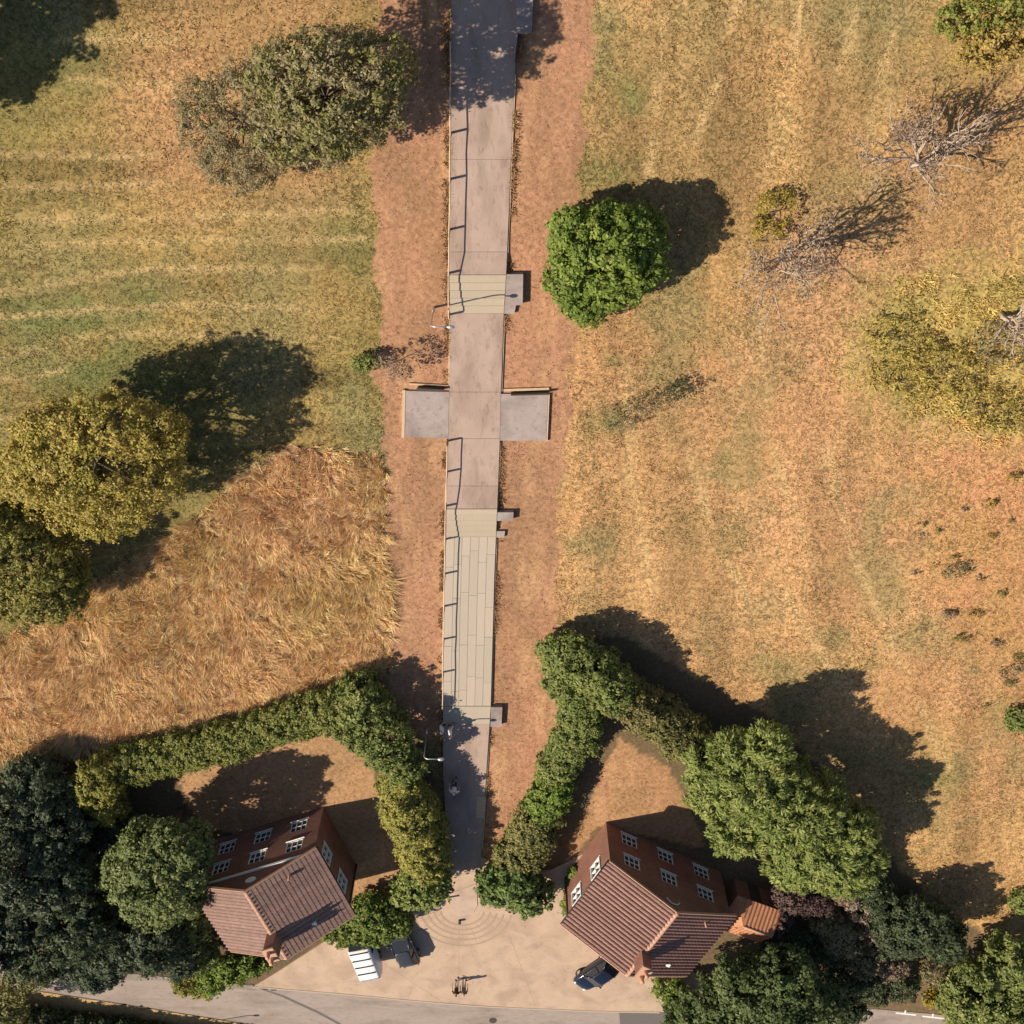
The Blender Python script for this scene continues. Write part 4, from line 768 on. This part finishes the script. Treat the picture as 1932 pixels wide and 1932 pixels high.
def house(label, org, phi, W, L, he, hr, tile, mirror, side_windows, band):
    e = empty('brick_house', (org[0], org[1], 0), phi); tag(e, label, 'house', 'pair of brick houses at the forecourt')
    ov = .28; w0, w1 = ov, W-ov; y0, y1 = -ov, -(L-ov); ww, ll = w1-w0, L-2*ov       # walls set in under the roof
    hw = he-.02+(hr-he)*ov/(W/2)                                                     # wall top under the slope
    F = lambda u,n,z: (w0+u, y0+n, z); B = lambda u,n,z: (w1-u, y1-n, z)
    LF = lambda u,n,z: (w0-n, y1+u, z); RT = lambda u,n,z: (w1+n, y0-u, z)
    gz = hr-.06
    fh = []
    for zc in ((1.35, 3.5) if band else (1.0, 3.3)):
        for uc in (.19, .5, .81): fh.append((ww*uc-.66, ww*uc+.66, zc-.56, zc+.56))
    a = MB(); wall_panel(a, ww, hw, fh, F, gable=gz); a.build('wall', M_BRICK, e)
    a = MB(); wall_panel(a, ww, hw, [], B, gable=gz); a.build('wall', M_BRICK, e)
    sh = [(ll*.16, ll*.16+1.3, he-2.1, he-.75), (ll*.60, ll*.60+1.3, he-2.1, he-.75)]
    for nm, T in (('l', LF), ('r', RT)):
        a = MB(); wall_panel(a, ll, hw, sh, T); a.build('wall', M_BRICK, e)
        for q in sh: window(T, *q, e, proud=.10 if (nm == 'l') == mirror else .04, cols=2, rows=2)
    for q in fh: window(F, *q, e)
    if band:
        a = MB(); bx(a, F, 0, ww, .003, .10, hw-.12, hw+.06); a.build('string_course', M_WHITE, e)
    a = MB(); n_ = 20; c = F(ww/2, .02, he+(hr-he)*.42)                                # oval plaque high in the gable
    rx, rz_ = (.42,.26) if band else (.5,.34)
    ring = [(c[0]+rx*math.cos(t), c[1]+dn, c[2]+rz_*math.sin(t)) for dn in (-.015,.04) for t in np.linspace(0, 2*math.pi, n_, endpoint=False)]
    if band: a.add(ring, [tuple(range(n_, 2*n_))]+[(i,(i+1)%n_,n_+(i+1)%n_,n_+i) for i in range(n_)]); a.build('oval_plaque', M_WHITE, e)
    else:
        arc = [(c[0]+.55*math.cos(t), c[1]+.03, c[2]+.5*math.sin(t)-.2) for t in np.linspace(.25, math.pi-.25, 9)]; a.tube(arc, .05, 6); a.build('arch_moulding', M_WHITE, e)
    # roof slopes with columns of pantiles
    S = math.hypot(W/2, hr-he); pitch = math.atan2(hr-he, W/2); tw = .345; nc = int(L/tw); tw = L/nc
    course = .34; rows = int(S/course); prof = [(-.5,.0),(-.36,.08),(-.16,.125),(.06,.105),(.22,.03),(.36,-.005),(.5,0.)]
    v = []; f = []; npf = len(prof)
    for i in range(rows):
        s0, s1 = S*i/rows, S*(i+1)/rows
        for s_, lift in ((s0-.03, .038), (s1, .004)):
            v += [(px*tw, s_, pz+lift) for px, pz in prof]
        o = i*2*npf
        f += [(o+k, o+k+1, o+npf+k+1, o+npf+k) for k in range(npf-1)]
        v += [(px*tw, s0-.03, pz+.002) for px, pz in prof]        # butt of each course
    f2 = []; v2 = []; 
    for i in range(rows):
        o = i*3*npf
        f2 += [(o+k, o+k+1, o+npf+k+1, o+npf+k) for k in range(npf-1)]+[(o+2*npf+k, o+2*npf+k+1, o+k+1, o+k) for k in range(npf-1)]
    # tile verts were appended 2 rows + butt row per course
    tm = bpy.data.meshes.new('tile_column'); tm.from_pydata(v, [], f2); tm.materials.append(tile); tm.update()
    for side in (-1, 1):
        dk = MB()   # boarding under the tiles: local x along eave, y up the slope
        xe = 0 if side < 0 else W
        def T3(u, s, n):   # u along depth from the front (0..L), s up the slope from the eave, n out of the slope
            return (xe - side*(s*math.cos(pitch)) + side*n*math.sin(pitch), -u, he+s*math.sin(pitch)+n*math.cos(pitch))
        vv = [T3(u,s,n) for n in (-.10,-.01) for u,s in ((0,0),(L,0),(L,S),(0,S))]
        dk.add(vv, [(3,2,1,0),(4,5,6,7),(0,1,5,4),(1,2,6,5),(2,3,7,6),(3,0,4,7)]); deck = dk.build('roof_slope', M_DARK, e)
        for k in range(nc):
            o = link('tile_column', tm, deck)
            u = (k+.5)*tw
            ex = Vector(T3(1,0,0))-Vector(T3(0,0,0)); ey = Vector(T3(0,1,0))-Vector(T3(0,0,0)); ez = Vector(T3(0,0,1))-Vector(T3(0,0,0))
            if ex.cross(ey).dot(ez) < 0: ex = -ex
            Mx = Matrix((ex, ey, ez)).transposed().to_4x4(); Mx.translation = Vector(T3(u, 0, 0)); o.matrix_local = Mx
        gt = MB(); q0, q1 = T3(0,-.07,-.05), T3(L,-.07,-.05); gt.tube([q0, q1], .06, 8); gt.build('gutter', M_BLACK, e)
        for u in (-.03, L+.03):
            vb = MB(); vb.add([T3(u+d_,s,n) for n in (-.12,.075) for d_,s in ((-.03,0),(.03,0),(.03,S),(-.03,S))], [(3,2,1,0),(4,5,6,7),(0,1,5,4),(1,2,6,5),(2,3,7,6),(3,0,4,7)]); vb.build('verge_board', M_RIDGE, e)
    nrd = int(L/.45)
    for k in range(nrd):                                                              # ridge tiles
        y_a, y_b = -L*k/nrd-.008, -L*(k+1)/nrd+.008; rv_ = []
        for yy in (y_a, y_b):
            for t in np.linspace(0, math.pi, 7): rv_.append((W/2+.17*math.cos(t), yy, hr-.03+.15*math.sin(t)))
        if k == 0: rt = MB().add(rv_, [(i,i+1,8+i,7+i) for i in range(6)]+[tuple(range(7)), tuple(range(13,6,-1))]).build('ridge_tile', M_RIDGE, e)
        else:
            o = rt.copy(); COL.objects.link(o); o.parent = e; o.name = 'ridge_tile'; o.location = (0, -L*k/nrd, 0)
    # chimney near the far end of the ridge
    cy = -L*.70; ch = MB(); ch.box(W/2-.36, W/2+.36, cy-.55, cy+.55, hr-1.0, hr+1.45); st = ch.build('chimney', M_BRICK, e)
    MB().box(W/2-.43, W/2+.43, cy-.62, cy+.62, hr+1.452, hr+1.58).build('chimney_cap', M_RIDGE, st)
    for k in (-.3, .3): MB().tube([(W/2, cy+k, hr+1.57),(W/2, cy+k, hr+1.85),(W/2, cy+k, hr+2.1)], [.17,.13,.15], 10).build('chimney_pot', M_POT, st)
    for px_, py_ in ((w0-.06, y1+.25), (w1+.06, y1+.25)): MB().tube([(px_,py_,-.05),(px_,py_,he-.12)], .045, 6).build('downpipe', M_BLACK, e)
    MB().tube([(W*.78, -.75, he+.6),(W*.78, -.75, he+(hr-he)*.44+.55)], .07, 8).build('vent_pipe', M_RIDGE, e)
    vx = W*.76; vz = he+(hr-he)*.48
    MB().box(vx-.16, vx+.16, -L*.8-.14, -L*.8+.14, vz-.1, vz+.16).build('roof_vent', M_WHITE, e)
    return e
house('brick house with pink brown pantile roof, left of the forecourt', (-23.31,-62.89), .36, 10.06, 6.76, 4.85, 7.3, M_TILE_L, False, 2, True)
house('brick house with red brown pantile roof, right of the forecourt', (6.95,-60.75), -.5, 10.81, 6.9, 4.65, 7.05, M_TILE_R, True, 2, False)

# tiled outbuilding behind the right house
ob = g(1412, 1738, 2.4); e = empty('outbuilding', (ob[0], ob[1], 0), -.5+.08); tag(e, 'small brick outbuilding with hipped orange tile roof beside the right house', 'outbuilding')
a = MB(); a.box(-1.6,1.6,-1.5,1.5,-.1,2.2); a.build('wall', M_BRICK, e)
MB().box(-.45,.45,1.5,1.56,0,2.0).build('door', M_DARK, e)
ex_, ey_, z0_, z1_ = 1.85, 1.75, 2.15, 3.2
rf = MB().add([(-ex_,-ey_,z0_),(ex_,-ey_,z0_),(ex_,ey_,z0_),(-ex_,ey_,z0_),(-.1-.5,-.0,z1_),(ex_,0,z1_)], [(3,2,1,0),(0,1,5,4),(2,3,4,5),(1,2,5),(3,0,4)]).build('roof', M_TILE_S, e)
for sg in (1, -1):
    sl = math.hypot(ey_, z1_-z0_)
    for k in range(11):
        x0 = -ex_+.2+k*.33; s0 = 0; top = 1.0 if x0 > -.6 else max(.08, (x0+ex_)/(ex_-.6+.0001)); top = min(1, top)
        P = lambda t, dx, lift: (x0+dx, sg*ey_*(1-t), z0_+(z1_-z0_)*t+lift)
        MB().add([P(0,0,.02),P(0,.16,.075),P(0,.31,.02),P(top*.98,0,.02),P(top*.98,.16,.075),P(top*.98,.31,.02)], [(0,1,4,3),(1,2,5,4)]).build('tile_column', M_TILE_S, rf)
MB().tube([(-.6,0,z1_+.02),(ex_,0,z1_+.02)], .1, 8).build('ridge', M_RIDGE, e)

# ------------------------------------------------------------------ vehicles
def wheel(parent, x, y, r=.32, w=.2, s=1):
    t = MB(); n_ = 18
    pr = [(r*.62,-w/2),(r*.95,-w/2),(r,-w*.3),(r,w*.3),(r*.95,w/2),(r*.62,w/2)]; v = []; f = []
    for rr, yy in pr: v += [(x+rr*math.cos(2*math.pi*k/n_), y+yy, r+rr*math.sin(2*math.pi*k/n_)) for k in range(n_)]
    for j in range(len(pr)-1): f += [(j*n_+k, j*n_+(k+1)%n_, (j+1)*n_+(k+1)%n_, (j+1)*n_+k) for k in range(n_)]
    wh = t.add(v, f, True).build('wheel', M_RUBBER, parent)
    d = MB(); d.tube([(x, y-w*.38, r),(x, y+w*.38, r)], r*.64, 14, smooth=False); d.build('rim', M_METAL, wh)
def loft(name, secs, mat, parent, smooth=True, sub=1):
    """secs: list of rings (same length); closed body"""
    n_ = len(secs[0]); v = [p for s in secs for p in s]; f = []
    for j in range(len(secs)-1): f += [(j*n_+k, j*n_+(k+1)%n_, (j+1)*n_+(k+1)%n_, (j+1)*n_+k) for k in range(n_)]
    f += [tuple(range(n_)), tuple((len(secs)-1)*n_+k for k in range(n_))[::-1]]
    o = MB().add(v, f, smooth).build(name, mat, parent)
    if sub:
        md = o.modifiers.new('round', 'SUBSURF'); md.levels = sub; md.render_levels = sub
    return o
def ring(x, hw, z0, z1, crown=.05):
    """cross-section of a car body at station x: rounded box from z0 to z1"""
    r = min(.16, hw*.25)
    return [(x,-hw+r*.5,z0),(x,hw-r*.5,z0),(x,hw,z0+.15),(x,hw*1.0,(z0+z1)/2+.06),(x,hw*.95,z1-.05),(x,hw*.8,z1),(x,hw*.3,z1+crown),(x,-hw*.3,z1+crown),(x,-hw*.8,z1),(x,-hw*.95,z1-.05),(x,-hw,(z0+z1)/2+.06),(x,-hw,z0+.15)]
def car(label, loc, rz, paint, L=4.2, W=1.78, H=1.48, name='car'):
    e = empty(name, loc, rz); tag(e, label, 'car', 'cars parked on the forecourt'); h = W/2; a = L/2
    st = [(-a,.72,.42,.72),(-a+.10,.90,.32,.84),(-a+.45,.97,.24,.93),(-a+1.1,1,.22,.95),(0,1,.22,.95),(a-1.35,1,.22,.94),(a-.75,.97,.22,.88),(a-.28,.92,.26,.78),(a-.06,.80,.32,.66),(a,.62,.40,.58)]
    loft('body', [ring(x, h*w, z0, z1, .03) for x, w, z0, z1 in st], paint, e)
    rb, rt_, f0, f1 = -a+.30, -a+.85, a-1.18, a-1.95       # greenhouse: rear base, rear top, front base, front top
    def gh(x, w, z): return [(x,-w,z),(x,w,z)]
    zb, zt = .93, H; wb, wt = h*.93, h*.72
    B_ = [(rb,-wb*.92,zb),(rb,wb*.92,zb),(f0,wb*.9,zb),(f0,-wb*.9,zb)]; T_ = [(rt_,-wt*.95,zt-.03),(rt_,wt*.95,zt-.03),(f1,wt*.97,zt-.04),(f1,-wt*.97,zt-.04)]
    MB().add(B_+T_, [(0,1,5,4),(1,2,6,5),(2,3,7,6),(3,0,4,7)]).build('window_band', M_GLASS, e)
    xs = np.linspace(rt_-.06, f1+.06, 7); rows = []
    for i, x in enumerate(xs):
        bow = .05*math.sin(math.pi*i/6)
        rows.append([(x,-wt*1.0,zt-.05),(x,-wt*.97,zt-.005+bow*.4),(x,-wt*.5,zt+.02+bow),(x,wt*.5,zt+.02+bow),(x,wt*.97,zt-.005+bow*.4),(x,wt*1.0,zt-.05)])
    loft('roof_panel', rows, paint, e, True, 1)
    for s in (-1, 1):
        for p, q in (((f0,s*wb*.905,zb),(f1,s*wt*.98,zt-.03)), ((rb,s*wb*.925,zb),(rt_,s*wt*.96,zt-.02)), (((rb+f0)/2-.1,s*wb*.955,zb),((rt_+f1)/2-.1,s*wt*.99,zt-.03))):
            MB().tube([p, q], .045, 6).build('pillar', paint, e)
        MB().tube([(f0-.25,s*(h*.93),.98),(f0-.27,s*(h+.10),1.03),(f0-.25,s*(h+.2),1.02)], [.04,.085,.06], 8).build('wing_mirror', paint, e)
        MB().tube([(a-.30,s*h*.66,.70),(a-.13,s*h*.60,.68),(a-.05,s*h*.50,.64)], [.06,.10,.05], 8).build('headlight', M_LAMP, e)
        MB().tube([(-a+.16,s*h*.72,.78),(-a+.06,s*h*.66,.76),(-a+.02,s*h*.55,.74)], [.05,.09,.05], 8).build('tail_light', M_RED, e)
        for x in (-a+.78, a-.82): wheel(e, x, s*(h-.10))
    MB().box(-a-.02,-a+.03,-.26,.26,.50,.61).build('number_plate', M_WHITE, e); MB().box(a-.03,a+.015,-.26,.26,.42,.53).build('number_plate', M_WHITE, e)
    return e
def van(label, loc, rz):
    e = empty('van', loc, rz); tag(e, label, 'van'); L, W, H = 5.0, 1.86, 2.05; h = W/2; a = L/2
    st = [(-a,.93,.38,1.85),(-a+.06,.985,.30,1.98),(-a+.4,1,.26,2.02),(0,1,.26,2.02),(a-1.75,1,.26,2.02),(a-1.62,1,.26,2.0),(a-1.55,.99,.26,1.06),(a-.95,.97,.26,1.02),(a-.3,.92,.28,.92),(a-.05,.82,.34,.78),(a,.72,.40,.70)]
    loft('body', [ring(x, h*w, z0, z1, .02) for x, w, z0, z1 in st], M_VAN, e, True, 1)
    ws = a-1.60
    MB().add([(ws+.78,-h*.80,1.07),(ws+.78,h*.80,1.07),(ws+.06,h*.76,1.93),(ws+.06,-h*.76,1.93),(ws,-h*.95,1.07),(ws,h*.95,1.07),(ws-.02,h*.82,1.96),(ws-.02,-h*.82,1.96)], [(0,1,2,3),(1,5,6,2),(4,0,3,7),(3,2,6,7)]).build('windscreen', M_GLASS, e)
    for k in range(5):
        x = -a+.25+k*.72; MB().box(x-.05,x+.05,-h*.80,h*.80,2.035,2.085).build('roof_bar', M_BLACK if k else M_METAL, e)
    for s in (-1, 1):
        MB().add([(ws-.9,s*(h+.006),1.12),(ws-.05,s*(h+.006),1.12),(ws-.1,s*(h*.965+.006),1.72),(ws-.9,s*(h*.965+.006),1.72)], [(0,1,2,3)]).build('side_window', M_GLASS, e)
        MB().tube([(ws-.1,s*h,1.1),(ws-.1,s*(h+.16),1.2),(ws-.1,s*(h+.22),1.25)], [.05,.1,.07], 8).build('wing_mirror', M_BLACK, e)
        MB().box(-a-.02,-a+.05,s*h*.86-.07,s*h*.86+.07,.8,1.3).build('tail_light', M_RED, e)
        MB().tube([(a-.25,s*h*.7,.78),(a-.06,s*h*.6,.72)], [.1,.07], 8).build('headlight', M_LAMP, e)
        for x in (-a+.95, a-.9): wheel(e, x, s*(h-.11), .33, .22)
    MB().box(-a-.03,-a+.02,-.26,.26,.6,.72).build('number_plate', M_WHITE, e)
    return e
rear = g(699, 1850, 2.0); az = math.atan2(3.14, -.78); d = np.array([math.cos(az), math.sin(az)])
van('white panel van with dark roof bars, parked nose in under the bush', (rear[0]+d[0]*2.45, rear[1]+d[1]*2.45, .1), az)
rear = g(777, 1820, .7); az2 = math.atan2(3.0, -.95); d = np.array([math.cos(az2), math.sin(az2)])
car('dark grey car parked under the bush beside the white van', (rear[0]+d[0]*2.1, rear[1]+d[1]*2.1, .1), az2, M_GREYC)
nose = g(1092, 1858, .6); az3 = math.atan2(2.82, 2.88); d = np.array([math.cos(az3), math.sin(az3)])
car('glossy navy blue car parked against the right house', (nose[0]+d[0]*2.0, nose[1]+d[1]*2.0, .1), az3+math.pi, M_NAVY, 4.1)

# ------------------------------------------------------------------ people
M_SKIN = mat_plain('skin', (.50, .30, .21), .6, var=.08)
def skin_mesh(name, joints, bones, rads, mat, parent, sub=1, root=0):
    me = bpy.data.meshes.new(name); me.from_pydata(joints, bones, []); o = bpy.data.objects.new(name, me); COL.objects.link(o)
    o.modifiers.new('skin', 'SKIN'); sk = me.skin_vertices[0].data
    for i, r in enumerate(rads): sk[i].radius = (r, r); sk[i].use_root = (i == root)
    if sub: md = o.modifiers.new('sub', 'SUBSURF'); md.levels = sub; md.render_levels = sub
    dg = bpy.context.evaluated_depsgraph_get(); ev = o.evaluated_get(dg); m2 = bpy.data.meshes.new_from_object(ev)
    bpy.data.objects.remove(o); m2.materials.clear(); m2.materials.append(mat); m2.polygons.foreach_set('use_smooth', [True]*len(m2.polygons))
    return link(name, m2, parent)
def person(label, loc, rz, shirt, legs, hair, shorts=False, stride=.16, armout=.05, group=None):
    e = empty('person', loc, rz); tag(e, label, 'person', group)      # faces local +y
    J = [(0,0,.95),(0,0,1.15),(0,.01,1.36),(0,.0,1.49),(0,.02,1.60),(0,.02,1.70)]; Rr = [.145,.125,.15,.055,.10,.085]; Bn = [(0,1),(1,2),(2,3),(3,4),(4,5)]
    J.append((0,.13,1.60)); Rr.append(.02); Bn.append((4,6))                    # nose
    key = {}
    for s in (-1, 1):
        k = len(J); f = s*stride
        J += [(s*.17,0,1.41),(s*(.23+armout),-.03-f*.5,1.14),(s*(.24+armout),.10-f,.93),(s*(.24+armout),.14-f,.86)]; Rr += [.062,.046,.032,.036]
        Bn += [(2,k),(k,k+1),(k+1,k+2),(k+2,k+3)]; key['arm',s] = (k,k+1,k+2)
        px, py, pz = J[k+3]
        for q, (ox, ln) in enumerate(((-.028,.07),(-.009,.082),(.01,.078),(.028,.06))):
            m_ = len(J); J += [(px+ox*.6,py+.035,pz-.035),(px+ox,py+.05+ln*.35,pz-.05-ln*.5),(px+ox,py+.05+ln*.3,pz-.06-ln)]; Rr += [.011,.0095,.008]; Bn += [(k+3,m_),(m_,m_+1),(m_+1,m_+2)]
        m_ = len(J); J += [(px-s*.04,py+.02,pz+.0),(px-s*.055,py+.05,pz-.035)]; Rr += [.012,.010]; Bn += [(k+3,m_),(m_,m_+1)]
        k = len(J); f2 = f
        J += [(s*.09,0,.88),(s*.10,.05+f2*.5,.50),(s*.10,-.02+f2,.09),(s*.11,.14+f2,.045)]; Rr += [.088,.062,.042,.034]
        Bn += [(0,k),(k,k+1),(k+1,k+2),(k+2,k+3)]; key['leg',s] = (k,k+1,k+2,k+3)
    body = skin_mesh('body', J, Bn, Rr, M_SKIN, e); ll_, rl_ = key['leg',-1], key['leg',1]
    bm_ = body.data; co = np.array([v.co[:] for v in bm_.vertices]); nr_ = np.array([v.normal[:] for v in bm_.vertices])
    def cloth(name, test, grow, mat):          # garment follows the body surface, a little proud of it
        fs = [tuple(p.vertices) for p in bm_.polygons if test(co[list(p.vertices)].mean(0))]
        ids = sorted({i for f in fs for i in f}); mp = {j:i for i, j in enumerate(ids)}
        MB().add([tuple(co[j]+nr_[j]*grow) for j in ids], [tuple(mp[j] for j in f) for f in fs], True).build(name, mat, e)
    cloth('shirt', lambda p: .90 < p[2] < 1.47 and (abs(p[0]) < .19 or p[2] > 1.16), .022, shirt)
    lo = .47 if shorts else .10
    cloth('shorts' if shorts else 'trousers', lambda p: lo < p[2] < .98 and abs(p[0]) < .195, .014, legs)
    for lg in (ll_, rl_): a, b = J[lg[2]], J[lg[3]]; MB().tube([(a[0],a[1]-.06,.045),(a[0],a[1],.06),b,(b[0],b[1]+.06,.035)], [.035,.05,.045,.025], 8).build('shoe', M_BLACK, e)
    hm = MB(); v = []; f = []; n_ = 12                                            # hair: cap over the skull, open at the face
    for j, t in enumerate(np.linspace(0, 1.75, 6)):
        for k in range(n_):
            p_ = 2*math.pi*k/n_; back = .5-.5*math.sin(p_); tt = t*(.62+.38*back)
            v.append((.098*math.sin(tt)*math.cos(p_), .012+.108*math.sin(tt)*math.sin(p_), 1.608+.118*math.cos(tt)))
    for j in range(5): f += [(j*n_+k, j*n_+(k+1)%n_, (j+1)*n_+(k+1)%n_, (j+1)*n_+k) for k in range(n_)]
    hm.add(v, f, True).build('hair', hair, e)
    for s in (-1, 1): MB().tube([(s*.032,.095,1.615),(s*.032,.108,1.615)], .012, 6).build('eye', M_BLACK, e)
    return e
C_BROWN = mat_plain('dark_brown_cloth', (.07,.035,.025), .9); C_OLIVE = mat_plain('grey_olive_cloth', (.17,.155,.115), .9); C_PALE = mat_plain('pale_cloth', (.58,.47,.42), .9)
C_WHITE = mat_plain('white_cloth', (.74,.73,.76), .9); C_LILAC = mat_plain('pale_lilac_cloth', (.62,.56,.68), .9); C_NAVY = mat_plain('navy_cloth', (.02,.025,.06), .9); C_GREY = mat_plain('light_grey_cloth', (.62,.62,.63), .9)
H_DARK = mat_plain('dark_hair', (.03,.018,.012), .6); H_FAIR = mat_plain('fair_hair', (.42,.32,.22), .6); H_GREY = mat_plain('grey_hair', (.5,.48,.46), .6)
def on(px, py, z): p = g(px, py, z); return (p[0], p[1], z)
person('walker in a dark brown top with pale legs, left of the pair on the forecourt', on(862,1848.5,.1), .1, C_BROWN, C_PALE, H_DARK, False, .14, .08, 'pair walking on the forecourt')
person('walker in a grey olive top with pale legs, right of the pair on the forecourt', on(876,1848,.1), -.1, C_OLIVE, C_PALE, H_FAIR, False, -.13, .05, 'pair walking on the forecourt')
person('person in a white top walking alone on the shaded path between the hedges', on(858,1472,.143), 0, C_WHITE, C_NAVY, H_GREY, True, .15, .12)
person('person in a pale grey top in the hedge shade nearest the lamp post', on(835,1358,.0), -1.2, C_GREY, C_NAVY, H_GREY, True, .12, .1)
person('person in a lilac top in the hedge shade at the foot of the boardwalk', on(851,1366,.16), -1.5, C_WHITE, C_LILAC, H_FAIR, True, -.15, .1)
